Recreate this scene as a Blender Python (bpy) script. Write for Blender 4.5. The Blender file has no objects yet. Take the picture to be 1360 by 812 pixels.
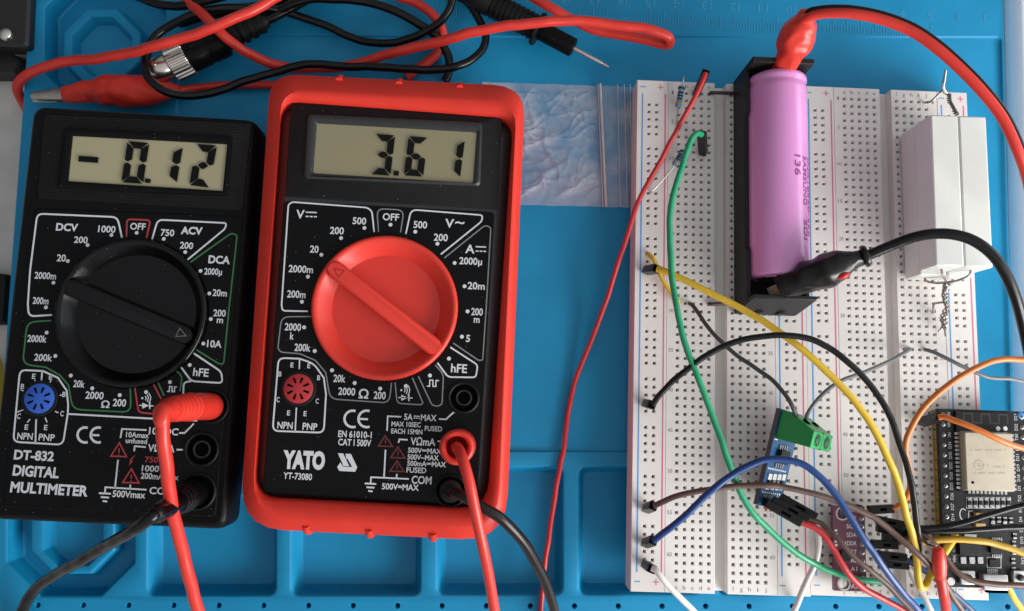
import bpy, bmesh, math, random
from mathutils import Vector, Matrix, noise, geometry

# ------------------------------------------------------------------ units: 1 Blender unit = 1 mm
sc = bpy.context.scene
sc.unit_settings.system = 'METRIC'
sc.unit_settings.scale_length = 0.001

# ------------------------------------------------------------------ camera
CAM_R = Matrix(((0.9990792681409633, -0.036750767998602815, -0.02213587636462703),
                (0.03353067557741875, 0.9907483728826272, -0.1315042030725531),
                (0.02676396394854611, 0.13064089207418275, 0.9910684373704075)))
CAM_C = Vector((-59.12513734, -107.31514050, 261.0944827))
FPX = 1050.0
camd = bpy.data.cameras.new('camera')
cam = bpy.data.objects.new('camera', camd)
sc.collection.objects.link(cam)
cam.matrix_world = Matrix.Translation(CAM_C) @ CAM_R.to_4x4()
camd.sensor_fit = 'HORIZONTAL'
camd.sensor_width = 36.0
camd.lens = 36.0 * FPX / 1360.0
camd.clip_start = 5.0
camd.clip_end = 5000.0
sc.camera = cam

# ------------------------------------------------------------------ light: a big window on the right, dim room all round
w = bpy.data.worlds.new("World")
sc.world = w
w.use_nodes = True
wn = w.node_tree
wn.nodes['Background'].inputs[0].default_value = (0.92, 0.95, 1.0, 1)
# the room is brighter towards the window side than towards its far walls
wtc = wn.nodes.new('ShaderNodeTexCoord')
wdot = wn.nodes.new('ShaderNodeVectorMath')
wdot.operation = 'DOT_PRODUCT'
wdot.inputs[1].default_value = (0.70, -0.50, 0.51)
wmr = wn.nodes.new('ShaderNodeMapRange')
wmr.inputs[1].default_value = -0.75
wmr.inputs[2].default_value = 1.0
wmr.inputs[3].default_value = 0.10
wmr.inputs[4].default_value = 0.74
wn.links.new(wtc.outputs['Generated'], wdot.inputs[0])
wn.links.new(wdot.outputs['Value'], wmr.inputs[0])
wn.links.new(wmr.outputs[0], wn.nodes['Background'].inputs[1])


def area_lamp(name, loc, target, sx, sy, power, col):
    l = bpy.data.lights.new(name, 'AREA')
    l.shape = 'RECTANGLE'
    l.size, l.size_y, l.energy, l.color = sx, sy, power, col
    o = bpy.data.objects.new(name, l)
    sc.collection.objects.link(o)
    o.location = loc
    o.rotation_euler = (Vector(target) - Vector(loc)).to_track_quat('-Z', 'Y').to_euler()
    return o


area_lamp('window_light', (430, -430, 235), (-20, -80, 0), 460, 280, 6.2e6, (1.0, 0.99, 0.97))
area_lamp('side_window_light', (660, 40, 235), (20, -60, 10), 460, 260, 1.05e6, (0.90, 0.95, 1.0))
sc.view_settings.view_transform = 'Standard'
sc.view_settings.look = 'None'
sc.view_settings.exposure = 0.0
sc.view_settings.gamma = 1.0
sc.view_settings.use_curve_mapping = False
sc.render.engine = 'CYCLES'
sc.cycles.max_bounces = 8
sc.cycles.transparent_max_bounces = 12

# ------------------------------------------------------------------ helpers
random.seed(7)


def at(px, py, z):
    """a point of the place, at height z, found from its place in the photograph (1360 x 812)"""
    d = CAM_R @ Vector(((px - 680.0) / FPX, -(py - 406.0) / FPX, -1.0))
    return CAM_C + d * ((z - CAM_C.z) / d.z)


def mpp(z):
    return (CAM_C.z - z) / FPX * 1.005


def srgb(r, g, b):
    def f(c):
        c /= 255.0
        return c / 12.92 if c <= 0.04045 else ((c + 0.055) / 1.055) ** 2.4
    return (f(r), f(g), f(b), 1.0)


MATS = {}


def mat(name, col, rough=0.5, metal=0.0, var=0.06, nscale=0.25, bump=0.0, bscale=2.0, spec=0.5, coat=0.0,
        dust=0.0, trans=0.0, sss=0.0, wear=.08):
    if name in MATS:
        return MATS[name]
    m = bpy.data.materials.new(name)
    m.use_nodes = True
    nt = m.node_tree
    b = nt.nodes['Principled BSDF']
    c = col if len(col) == 4 else (*col, 1)
    tc = nt.nodes.new('ShaderNodeTexCoord')
    n = nt.nodes.new('ShaderNodeTexNoise')
    n.inputs['Scale'].default_value = nscale
    n.inputs['Detail'].default_value = 5
    nt.links.new(tc.outputs['Object'], n.inputs['Vector'])
    mx = nt.nodes.new('ShaderNodeMix')
    mx.data_type = 'RGBA'
    mx.inputs[6].default_value = tuple(x * (1 - var) for x in c[:3]) + (1,)
    mx.inputs[7].default_value = tuple(min(1, x * (1 + var)) for x in c[:3]) + (1,)
    nt.links.new(n.outputs['Fac'], mx.inputs[0])
    last = mx.outputs[2]
    if dust > 0:
        # fine pale dust specks lying on the plastic
        v = nt.nodes.new('ShaderNodeTexVoronoi')
        v.inputs['Scale'].default_value = 0.45
        nt.links.new(tc.outputs['Object'], v.inputs['Vector'])
        rp = nt.nodes.new('ShaderNodeMapRange')
        rp.inputs[1].default_value = 0.025
        rp.inputs[2].default_value = 0.06
        rp.inputs[3].default_value = dust
        rp.inputs[4].default_value = 0.0
        nt.links.new(v.outputs['Distance'], rp.inputs[0])
        m2 = nt.nodes.new('ShaderNodeMix')
        m2.data_type = 'RGBA'
        m2.inputs[7].default_value = (0.45, 0.44, 0.42, 1)
        nt.links.new(last, m2.inputs[6])
        nt.links.new(rp.outputs[0], m2.inputs[0])
        last = m2.outputs[2]
    nt.links.new(last, b.inputs['Base Color'])
    rr = nt.nodes.new('ShaderNodeMapRange')
    rr.inputs[3].default_value = max(0.02, rough - wear)
    rr.inputs[4].default_value = min(1.0, rough + wear)
    nt.links.new(n.outputs['Fac'], rr.inputs[0])
    nt.links.new(rr.outputs[0], b.inputs['Roughness'])
    b.inputs['Metallic'].default_value = metal
    b.inputs['Specular IOR Level'].default_value = spec
    if coat:
        b.inputs['Coat Weight'].default_value = coat
        b.inputs['Coat Roughness'].default_value = 0.15
    if trans:
        b.inputs['Transmission Weight'].default_value = trans
    if sss:
        b.inputs['Subsurface Weight'].default_value = sss
        b.inputs['Subsurface Scale'].default_value = 1.0
        b.inputs['Subsurface Radius'].default_value = (1.0, 0.3, 0.2)
    if bump:
        n2 = nt.nodes.new('ShaderNodeTexNoise')
        n2.inputs['Scale'].default_value = bscale
        n2.inputs['Detail'].default_value = 3
        nt.links.new(tc.outputs['Object'], n2.inputs['Vector'])
        bp = nt.nodes.new('ShaderNodeBump')
        bp.inputs['Strength'].default_value = bump
        bp.inputs['Distance'].default_value = 0.2
        nt.links.new(n2.outputs['Fac'], bp.inputs['Height'])
        nt.links.new(bp.outputs[0], b.inputs['Normal'])
    MATS[name] = m
    return m


def inset(cs, d):
    """move the sides of a convex polygon inwards by d"""
    n = len(cs)
    area = sum(cs[i].x * cs[(i + 1) % n].y - cs[(i + 1) % n].x * cs[i].y for i in range(n))
    s = 1 if area > 0 else -1
    out = []
    for i in range(n):
        p, a, b = cs[i], cs[i - 1], cs[(i + 1) % n]
        e1 = (p - a).to_2d().normalized()
        e2 = (b - p).to_2d().normalized()
        n1 = Vector((-e1.y, e1.x)) * s
        n2 = Vector((-e2.y, e2.x)) * s
        k = (n1 + n2) / max(0.2, 1 + n1.dot(n2))
        out.append(Vector((p.x + k.x * d, p.y + k.y * d, p.z)))
    return out


def rounded(cs, r, n=5, z=None):
    out = []
    m = len(cs)
    for i in range(m):
        p, a, b = cs[i], cs[i - 1], cs[(i + 1) % m]
        rr = r[i] if isinstance(r, (list, tuple)) else r
        u = (a - p)
        v = (b - p)
        ang = u.angle(v)
        t = min(rr / math.tan(ang / 2), u.length * 0.48, v.length * 0.48)
        p0 = p + u.normalized() * t
        p1 = p + v.normalized() * t
        for k in range(n + 1):
            f = k / n
            q = p0 * (1 - f) ** 2 + p * 2 * f * (1 - f) + p1 * f * f
            out.append(Vector((q.x, q.y, q.z if z is None else z)))
    return out


def pring(cs, d, r, z, n=5):
    """rounded outline of polygon cs inset by d at height z"""
    return rounded(inset(cs, d), r, n, z)


def pxs(lst, z):
    return [at(x, y, z) for x, y in lst]


def spline(pts, step=1.0, closed=False):
    """centripetal Catmull-Rom through 3-D points, resampled"""
    P = [Vector(p) for p in pts]
    if len(P) == 2:
        return P
    P = [P[0] * 2 - P[1]] + P + [P[-1] * 2 - P[-2]]
    out = []
    for i in range(1, len(P) - 2):
        p0, p1, p2, p3 = P[i - 1:i + 3]
        t1 = max(1e-4, (p1 - p0).length ** .5)
        t2 = t1 + max(1e-4, (p2 - p1).length ** .5)
        t3 = t2 + max(1e-4, (p3 - p2).length ** .5)
        n = max(2, int((p2 - p1).length / step))
        for k in range(n):
            t = t1 + (t2 - t1) * k / n
            A1 = p0 * ((t1 - t) / t1) + p1 * (t / t1)
            A2 = p1 * ((t2 - t) / (t2 - t1)) + p2 * ((t - t1) / (t2 - t1))
            A3 = p2 * ((t3 - t) / (t3 - t2)) + p3 * ((t - t2) / (t3 - t2))
            B1 = A1 * ((t2 - t) / t2) + A2 * (t / t2)
            B2 = A2 * ((t3 - t) / (t3 - t1)) + A3 * ((t - t1) / (t3 - t1))
            out.append(B1 * ((t2 - t) / (t2 - t1)) + B2 * ((t - t1) / (t2 - t1)))
    out.append(P[-2])
    return out


TXT = {}


def text_mesh(s, off=0.0):
    key = (s, off)
    if key not in TXT:
        c = bpy.data.curves.new('lettering', 'FONT')
        c.body = s
        c.offset = off
        c.resolution_u = 3
        o = bpy.data.objects.new('lettering', c)
        sc.collection.objects.link(o)
        bpy.context.view_layer.update()
        m = bpy.data.meshes.new_from_object(o.evaluated_get(bpy.context.evaluated_depsgraph_get()))
        vs = [v.co.copy() for v in m.vertices]
        fs = [tuple(p.vertices) for p in m.polygons]
        bpy.data.objects.remove(o)
        bpy.data.curves.remove(c)
        bpy.data.meshes.remove(m)
        x0 = min(v.x for v in vs)
        x1 = max(v.x for v in vs)
        TXT[key] = (vs, fs, x0, x1)
    return TXT[key]


class MB:
    def __init__(self):
        self.v = []
        self.f = []

    def add(self, vs, fs):
        o = len(self.v)
        self.v += [Vector(x) for x in vs]
        self.f += [tuple(i + o for i in f) for f in fs]
        return self

    def loft(self, rings, cap0=True, cap1=True, closed=True):
        n = len(rings[0])
        vs = [p for r in rings for p in r]
        fs = []
        for i in range(len(rings) - 1):
            for k in range(n if closed else n - 1):
                a, b = i * n + k, i * n + (k + 1) % n
                fs.append((a, b, b + n, a + n))
        if cap0:
            fs.append(tuple(range(n - 1, -1, -1)))
        if cap1:
            fs.append(tuple(range((len(rings) - 1) * n, len(rings) * n)))
        return self.add(vs, fs)

    def obox(self, c, ax, ay, az, hx, hy, hz):
        c = Vector(c)
        vs = [c + ax * (hx * i) + ay * (hy * j) + az * (hz * k) for i in (-1, 1) for j in (-1, 1) for k in (-1, 1)]
        return self.add(vs, [(0, 1, 3, 2), (4, 6, 7, 5), (0, 4, 5, 1), (2, 3, 7, 6), (0, 2, 6, 4), (1, 5, 7, 3)])

    def box(self, x0, x1, y0, y1, z0, z1):
        X, Y, Z = Vector((1, 0, 0)), Vector((0, 1, 0)), Vector((0, 0, 1))
        return self.obox(((x0 + x1) / 2, (y0 + y1) / 2, (z0 + z1) / 2), X, Y, Z, abs(x1 - x0) / 2, abs(y1 - y0) / 2,
                         abs(z1 - z0) / 2)

    def pbox(self, a, b, z0, z1):
        """box over the pixel rectangle a-b seen at height z1"""
        p, q = at(a[0], a[1], z1), at(b[0], b[1], z1)
        return self.box(min(p.x, q.x), max(p.x, q.x), min(p.y, q.y), max(p.y, q.y), z0, z1)

    def tube(self, pts, r, n=10, step=1.0, smooth=True, sq=1.0, wob=0.0):
        P = spline(pts, step) if smooth else [Vector(p) for p in pts]
        if wob:
            m = len(P) - 1
            P = [p + (noise.noise_vector(p * .07) + noise.noise_vector(p * .2 + Vector((4, 4, 4))) * .35) * (wob * min(1, i / 8, (m - i) / 8)) for i, p in enumerate(P)]
        P = [p for i, p in enumerate(P) if i == 0 or (p - P[i - 1]).length > 1e-4]
        T = []
        for i in range(len(P)):
            T.append((P[min(i + 1, len(P) - 1)] - P[max(i - 1, 0)]).normalized())
        up = Vector((0, 0, 1))
        if abs(T[0].dot(up)) > .95:
            up = Vector((0, 1, 0))
        u = (up - T[0] * up.dot(T[0])).normalized()
        rings = []
        L = len(P)
        for i in range(L):
            u = (u - T[i] * u.dot(T[i])).normalized()
            s = T[i].cross(u)
            rad = r(i / max(1, L - 1)) if callable(r) else r
            rings.append([P[i] + (u * math.cos(2 * math.pi * k / n) + s * (sq * math.sin(2 * math.pi * k / n))) * rad
                          for k in range(n)])
        return self.loft(rings)

    def lathe(self, prof, o, axis, n=24, rot=0.0):
        o = Vector(o)
        a = Vector(axis).normalized()
        t = Vector((1, 0, 0)) if abs(a.x) < .9 else Vector((0, 1, 0))
        u = (t - a * t.dot(a)).normalized()
        s = a.cross(u)
        rings = [[o + a * h + (u * math.cos(2 * math.pi * k / n + rot) + s * math.sin(2 * math.pi * k / n + rot)) * r
                  for k in range(n)] for r, h in prof]
        return self.loft(rings)

    def ball(self, c, r, n=12, sz=1.0):
        pr = [(max(1e-3, r * math.sin(math.pi * i / 8)), -r * sz * math.cos(math.pi * i / 8)) for i in range(9)]
        return self.lathe(pr, c, (0, 0, 1), n)

    def plate_hole(self, ring, c, r, n=64):
        """fill the outline ring, leaving a round hole (rim returned)"""
        z = ring[0].z
        h = [Vector((c.x + math.cos(2 * math.pi * k / n) * r, c.y + math.sin(2 * math.pi * k / n) * r, z)) for k in range(n)]
        self.add(ring + h, [tuple(t) for t in geometry.tessellate_polygon([ring, h])])
        return h

    def flat(self, pts):
        return self.add(pts, [tuple(range(len(pts)))])

    def disc(self, c, r, n=16):
        return self.flat([Vector(c) + Vector((math.cos(2 * math.pi * k / n) * r, math.sin(2 * math.pi * k / n) * r, 0)) for k in range(n)])

    def ribbon(self, pts, wd, closed=False):
        P = [Vector(p) for p in pts]
        n = len(P)
        L, R = [], []
        for i in range(n):
            a = P[i - 1] if (i > 0 or closed) else None
            b = P[(i + 1) % n] if (i < n - 1 or closed) else None
            e1 = (P[i] - a).to_2d().normalized() if a is not None else None
            e2 = (b - P[i]).to_2d().normalized() if b is not None else None
            e1 = e1 if e1 is not None else e2
            e2 = e2 if e2 is not None else e1
            n1, n2 = Vector((-e1.y, e1.x)), Vector((-e2.y, e2.x))
            k = (n1 + n2) / max(.35, 1 + n1.dot(n2)) * (wd / 2)
            L.append(P[i] + Vector((k.x, k.y, 0)))
            R.append(P[i] - Vector((k.x, k.y, 0)))
        fs = [(i, (i + 1) % n, n + (i + 1) % n, n + i) for i in range(n if closed else n - 1)]
        return self.add(L + R, fs)

    def text(self, s, p0, p1, h, off=0.0, nrm=None):
        """lettering from p0 to p1 (left and right end of its base line), capitals h tall"""
        vs, fs, x0, x1 = text_mesh(s, off)
        d = p1 - p0
        L = d.length
        d.normalize()
        up = (nrm or Vector((0, 0, 1))).cross(d)
        k = L / (x1 - x0)
        return self.add([p0 + d * ((v.x - x0) * k) + up * (v.y * h / 0.69) for v in vs], fs)

    def build(self, name, m, parent=None, label=None, smooth=38, bevel=0.0, local=False, kind=None):
        me = bpy.data.meshes.new(name)
        inv = MW[parent.name].inverted() if (parent is not None and not local) else None
        me.from_pydata([tuple(inv @ v) if inv else tuple(v) for v in self.v], [], self.f)
        bm = bmesh.new()
        bm.from_mesh(me)
        bmesh.ops.recalc_face_normals(bm, faces=bm.faces)
        bm.to_mesh(me)
        bm.free()
        if smooth:
            me.polygons.foreach_set('use_smooth', [True] * len(me.polygons))
            me.set_sharp_from_angle(angle=math.radians(smooth))
        me.materials.append(m)
        o = bpy.data.objects.new(name, me)
        sc.collection.objects.link(o)
        if parent is not None:
            o.parent = parent
            MW[o.name] = MW[parent.name]
        else:
            MW[o.name] = Matrix.Identity(4)
        if label:
            o['label'] = label
        if kind:
            o['kind'] = kind
        if bevel:
            md = o.modifiers.new('rounded_edges', 'BEVEL')
            md.width = bevel
            md.segments = 2
            md.limit_method = 'ANGLE'
            md.angle_limit = math.radians(45)
        return o

    def each(self, name, m, parent, **kw):
        """build every separate piece as a part of its own"""
        up_ = list(range(len(self.v)))

        def root(i):
            while up_[i] != i:
                up_[i] = up_[up_[i]]
                i = up_[i]
            return i
        for f in self.f:
            for i in f[1:]:
                up_[root(i)] = root(f[0])
        groups = {}
        for f in self.f:
            groups.setdefault(root(f[0]), []).append(f)
        for fs in groups.values():
            ids = sorted({i for f in fs for i in f})
            ix = {i: k for k, i in enumerate(ids)}
            o = MB().add([self.v[i] for i in ids], [tuple(ix[i] for i in f) for f in fs])
            o.build(name, m, parent, **kw)


MW = {}


def thing(name, label, cat, loc=(0, 0, 0), group=None, M=None):
    o = bpy.data.objects.new(name, None)
    sc.collection.objects.link(o)
    o.empty_display_size = 5
    M = M or Matrix.Translation(Vector(loc))
    o.matrix_world = M
    MW[o.name] = M.copy()
    o['label'] = label
    o['category'] = cat
    if group:
        o['group'] = group
    return o


def P3(lst):
    return [at(*p) for p in lst]


# ------------------------------------------------------------------ materials
BLACK = mat('black_plastic', (0.005, 0.005, 0.0055), .34, spec=.11, wear=.10, bump=.12, bscale=5, dust=.5, var=.15)
BLACKT = mat('black_textured_plastic', (0.0085, 0.0085, 0.009), .55, bump=.6, bscale=4, dust=.6, var=.3, spec=.2)
BLACKG = mat('black_gloss_plastic', (0.0022, 0.0022, 0.0025), .2, spec=.3, var=.2, bump=.05, bscale=3, dust=.4)
BLACKM = mat('black_matte_plastic', (0.005, 0.005, 0.005), .5, var=.2, spec=.25)
HOUSE = mat('connector_black', (0.007, 0.007, 0.0075), .38, var=.2, spec=.3)
BCABLE = mat('black_cable_rubber', (0.003, 0.003, 0.0033), .24, var=.2, spec=.32, bump=.25, bscale=.35)
SATIN = mat('black_satin_plastic', (0.012, 0.012, 0.0125), .45, var=.2, bump=.35, bscale=5, dust=.5, spec=.7)
HOLE = mat('dark_hollow', (0.002, 0.002, 0.002), .9, spec=0.0)  # near-black colour standing in for the shade inside drawn openings
RED = mat('red_rubber', (0.62, 0.034, 0.020), .42, spec=.28, wear=.15, var=.10, nscale=.12, bump=.10, bscale=3, dust=.35)
REDC = mat('red_cable', (0.60, 0.034, 0.022), .32, spec=.4, bump=.25, bscale=.35, var=.06)
REDJ = mat('red_jumper', (0.48, 0.024, 0.026), .38)
REDK = mat('red_knob_plastic', (0.66, 0.040, 0.025), .32, spec=.4, var=.05)
WHITE = mat('printed_white', (0.62, 0.64, 0.66), .6, var=.1, nscale=2)
GREYP = mat('printed_grey', (0.20, 0.205, 0.21), .6)
GREENP = mat('printed_green', (0.035, 0.16, 0.055), .6)
REDP = mat('printed_red', (0.42, 0.035, 0.045), .6)
DREDP = mat('printed_dark_red', (0.12, 0.016, 0.016), .6)
METAL = mat('nickel', (0.62, 0.58, 0.52), .24, metal=1.0)
TIN = mat('tinned_wire', (0.55, 0.53, 0.50), .32, metal=1.0)
BLUEM = mat('blue_silicone', (0.004, 0.225, 0.43), .50, spec=.32, wear=.16, var=.18, nscale=.06, bump=.10, bscale=1.5, dust=.30)
BOARD = mat('white_abs', (0.74, 0.70, 0.665), .45, var=.03, bump=.05, bscale=4)

# ================================================================== SETTING: table
mb = MB()
mb.box(-420, 320, -330, 240, -22, -10)
tab = mb.build('table_top', mat('table_stone', (0.50, 0.475, 0.44), .6, var=.28, nscale=.09, bump=.2, bscale=.8), smooth=0)
tab['kind'] = 'structure'

# ================================================================== WORK MAT
matT = thing('work_mat', 'blue silicone repair mat with moulded trays and ruler under everything', 'work mat', at(680, 400, -10))


def quad(x0, y0, x1, y1, z=0.0):
    return pxs([(x0, y0), (x0, y1), (x1, y1), (x1, y0)], z)


def octa(x0, y0, x1, y1, c, z=0.0):
    return pxs([(x0 + c, y0), (x0, y0 + c), (x0, y1 - c), (x0 + c, y1), (x1 - c, y1), (x1, y1 - c), (x1, y0 + c), (x1 - c, y0)], z)


outer = rounded(pxs([(44, -60), (41, 0), (12, 400), (-15, 818), (1352, 822), (1345, 500), (1336, 200), (1331, -60)], 0), [.1, .1, .1, 5, 5, .1, .1, .1], 4, 0)
mb = MB()
holes = []
D = -7.0


def tray(cs, r, depth=D, wall=1.6):
    prof = [(0, 0), (.35, -.12), (.7, -.5), (.7 + wall * .5, depth * .5), (.7 + wall, depth + .9), (1.2 + wall, depth + .2), (2.1 + wall, depth)]
    rings = [pring(cs, d, max(.8, r - d * .4), z, 5) for d, z in prof]
    holes.append(rings[0])
    mb.loft(rings, cap0=False, cap1=True)


for (x0, y0, x1, y1) in ((193, 655, 369, 794), (384, 618, 561, 794), (578, 618, 750, 793), (766, 618, 932, 793),
                         (950, 620, 1118, 793), (1134, 622, 1318, 793)):
    tray(quad(x0, y0, x1, y1), 3.0)


def nested(o_, a_, b_, c0, c1, c2):
    O, A, B = octa(*o_, c0), octa(*a_, c1, -.9), octa(*b_, c2, -.9)
    rings = [pring(O, d, 1.2, z, 3) for d, z in ((0, 0), (.35, -.12), (.7, -.5), (1.9, D + .5), (2.6, D))]
    holes.append(rings[0])
    rings += [pring(A, d, 1.0, z, 3) for d, z in ((-1.6, D), (-.9, D + .6), (-.2, -1.5), (.25, -1.0), (.6, -.9))]
    rings += [pring(B, d, 1.0, z, 3) for d, z in ((-.3, -.9), (0, -1.05), (.3, -1.6), (1.2, -5.2), (2.0, -5.6))]
    mb.loft(rings, cap0=False, cap1=True)


nested((56, -24, 222, 132), (84, 12, 185, 112), (95, 22, 175, 102), 33, 31, 26)
nested((6, 640, 181, 795), (41, 648, 151, 762), (56, 658, 137, 752), 46, 31, 20)
# the large flat working field, a little lower than the rims
mainq = pxs([(238, 46), (205, 600), (1345.3, 604), (1331.5, 47)], 0)
rings = [pring(mainq, d, 2, z, 5) for d, z in ((0, 0), (.3, -.1), (.7, -.7), (1.2, -.9))]
holes.append(rings[0])
mb.loft(rings, cap0=False, cap1=True)
a0, a1 = at(50, 804, 0), at(350, 804.5, 0)
for i in range(-0, 23):
    c = a0 + (a1 - a0) * (i / 5.0)
    if c.x > outer[-6].x + 200:
        break
    cr = [[c + Vector((math.cos(t * math.pi / 6) * r, math.sin(t * math.pi / 6) * r, z)) for t in range(12)] for r, z in ((.92, 0), (.8, -.3), (.75, -4))]
    holes.append(cr[0])
    mb.loft(cr, cap0=False, cap1=True)
pl = [outer] + holes
flat = [p for l in pl for p in l]
tris = geometry.tessellate_polygon(pl)
mb.add(flat, [tuple(t) for t in tris])
mb.loft([outer, [p + Vector((0, 0, -10)) for p in outer]], cap0=False, cap1=True)
bmo = mb.build('mat_sheet', BLUEM, matT, smooth=30)
# weld duplicate verts so that the rims shade smoothly
bm = bmesh.new()
bm.from_mesh(bmo.data)
bmesh.ops.remove_doubles(bm, verts=bm.verts, dist=1e-4)
bmesh.ops.recalc_face_normals(bm, faces=bm.faces)
bm.to_mesh(bmo.data)
bm.free()
bmo.data.polygons.foreach_set('use_smooth', [True] * len(bmo.data.polygons))
bmo.data.set_sharp_from_angle(angle=math.radians(30))
# ruler: raised ticks and numbers (they face the far side)
mb = MB()
r11 = at(1015, 31, 0)
yt0, yt1, yt2 = at(1015, 40, 0).y, at(1015, 31, 0).y, at(1015, 22, 0).y
for k in range(-130, 61):
    x = r11.x - 0.5 + k
    if not (at(430, 30, 0).x < x < at(1318, 30, 0).x):
        continue
    sl = (x - r11.x) * 0.0
    mb.box(x - .14, x + .14, yt0 + sl, (yt2 if k % 5 == 0 else yt1) + sl, -.03, .10)
for k in range(0, 14):
    n = 11 + k
    c = Vector((r11.x - 0.5 - k * 10.0, at(1015, 6, 0).y, .07))
    if c.x < at(700, 5, 0).x:
        break
    mb.text(str(n), c + Vector((1.7, 0, 0)), c + Vector((-1.7, 0, 0)), 3.0, .01)
for k in range(1, 9):
    n = 11 - k
    c = Vector((r11.x - 0.5 + k * 10.0, at(1015, 6, 0).y, .07))
    hw = 1.7 if n > 9 else .8
    mb.text(str(n), c + Vector((hw, 0, 0)), c + Vector((-hw, 0, 0)), 3.0, .01)
mb.build('ruler_marks', mat('blue_silicone_raised', (0.032, 0.275, 0.49), .5), matT, smooth=0)

# ================================================================== pale bar right of the mat, clutter on the left
t = thing('metal_bar', 'pale grey metal bar lying along the right edge of the blue mat', 'bar', at(1360, 400, -10))
mb = MB()
A, B = at(1334, -40, -9.5), at(1352, 850, -9.5)
d = (B - A).normalized()
s = Vector((-d.y, d.x, 0))
s = s if s.x > 0 else -s
prof = [(0, -9.95), (0, -8.2), (.5, -7.4), (2.9, -5.2), (3.6, -4.9), (16, -4.9), (17, -5.4), (17, -9.95)]
mb.loft([[A + s * u + Vector((0, 0, zz - A.z)) for u, zz in prof], [B + s * u + Vector((0, 0, zz - B.z)) for u, zz in prof]])
mb.build('bar_body', mat('pale_bar', (0.78, 0.81, 0.85), .45, var=.06, bump=.1, bscale=1), t)
mb = MB()
q0, q1 = s * 17.4, s * 22
mb.loft([[A + s * u + Vector((0, 0, zz - A.z)) for u, zz in ((17.05, -9.95), (17.05, -6), (24, -6), (24, -9.95))],
         [B + s * u + Vector((0, 0, zz - B.z)) for u, zz in ((17.05, -9.95), (17.05, -6), (24, -6), (24, -9.95))]])
mb.build('bar_flange', MATS['pale_bar'], t)

t = thing('bench_clamp', 'black metal clamp with a round steel bolt in the far left corner', 'clamp', at(10, 40, -10))
mb = MB()
cs = pxs([(-60, -60), (-60, 57), (36, 62), (42, -60)], 4)
mb.loft([pring(cs, 0, 1.5, z, 3) for z in (-9.9, 3)] + [pring(cs, .8, 1.2, 4, 3)])
mb.build('jaw', mat('black_steel', (0.012, 0.011, 0.011), .45, var=.25, bump=.2), t)
mb = MB()
cs = pxs([(-60, 60), (-60, 99), (20, 99), (29, 80), (12, 64)], -4)
mb.loft([pring(cs, 0, 1.5, z, 3) for z in (-9.9, -5)] + [pring(cs, .8, 1.2, -4, 3)])
mb.build('foot', MATS['black_steel'], t)
mb = MB()
cs = pxs([(8, 62), (20, 73), (37, 74), (38, 65)], -3)
mb.loft([pring(cs, 0, .6, z, 3) for z in (-9.9, -3)])
mb.build('spacer_plate', mat('grey_steel', (.33, .34, .34), .4, metal=.6), t)
mb = MB()
mb.lathe([(2.3, 0), (2.3, .8), (1.9, 1.5), (1.0, 2.0), (.01, 2.15)], at(9, 47, 4), (0, 0, 1), 20)
mb.build('bolt', METAL, t)

t = thing('plastic_cap', 'small dark blue plastic cap behind the black clamp', 'cap', at(33, 2, -10))
mb = MB()
mb.lathe([(3.2, 0), (3.2, 13), (2.8, 13.8), (.01, 14)], at(31, -10, -9.9), (0, 0, 1), 20)
mb.build('cap_shell', mat('dark_blue_cap', (.01, .03, .25), .35), t)

t = thing('black_case', 'black plastic case edge on the table beside the black meter', 'case', at(-10, 400, -10))
mb = MB()
cs = pxs([(-70, 358), (-70, 430), (6, 430), (11, 364)], -5)
mb.loft([pring(cs, 0, 1.5, z, 3) for z in (-9.9, -6)] + [pring(cs, .8, 1.2, -5, 3)])
mb.build('case_body', BLACKM, t)

t = thing('yellow_pencil', 'yellow wooden pencil lying along the left edge of the mat', 'pencil', at(-4, 520, -10))
mb = MB()
mb.lathe([(.01, 0), (1.2, 3), (3.2, 10), (3.2, 100), (3.0, 101)], at(-1, 470, -6.6), at(-24, 800, -6.6) - at(-1, 470, -6.6), 6)
mb.build('pencil_shaft', mat('yellow_lacquer', (.62, .42, .05), .35), t, smooth=0)

# ================================================================== ZIP BAG
t = thing('zip_bag', 'clear crumpled zip-lock plastic bag between red meter and breadboard', 'plastic bag', at(760, 195, -.9))
bagm = bpy.data.materials.new('clear_film')
bagm.use_nodes = True
nt = bagm.node_tree
pb = nt.nodes['Principled BSDF']
pb.inputs['Base Color'].default_value = (.86, .88, .90, 1)
pb.inputs['Roughness'].default_value = .16
tr = nt.nodes.new('ShaderNodeBsdfTransparent')
tr.inputs[0].default_value = (.96, .97, .98, 1)
mixs = nt.nodes.new('ShaderNodeMixShader')
nz = nt.nodes.new('ShaderNodeTexNoise')
nz.inputs['Scale'].default_value = .06
nz.inputs['Detail'].default_value = 7
nz.inputs['Distortion'].default_value = .8
tcn = nt.nodes.new('ShaderNodeTexCoord')
nt.links.new(tcn.outputs['Object'], nz.inputs['Vector'])
mr = nt.nodes.new('ShaderNodeMapRange')
mr.inputs[1].default_value = .38
mr.inputs[2].default_value = .72
mr.inputs[3].default_value = .09
mr.inputs[4].default_value = .34
nt.links.new(nz.outputs['Fac'], mr.inputs[0])
nt.links.new(mr.outputs[0], mixs.inputs[0])
nt.links.new(tr.outputs[0], mixs.inputs[1])
nt.links.new(pb.outputs[0], mixs.inputs[2])
nt.links.new(mixs.outputs[0], nt.nodes['Material Output'].inputs['Surface'])
c00, c10, c01, c11 = at(640, 109, -.5), at(842, 116, -.5), at(640, 271, -.5), at(844, 276, -.5)
mb = MB()
NU, NV = 210, 170
rb = random.Random(11)
creases = []
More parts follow.
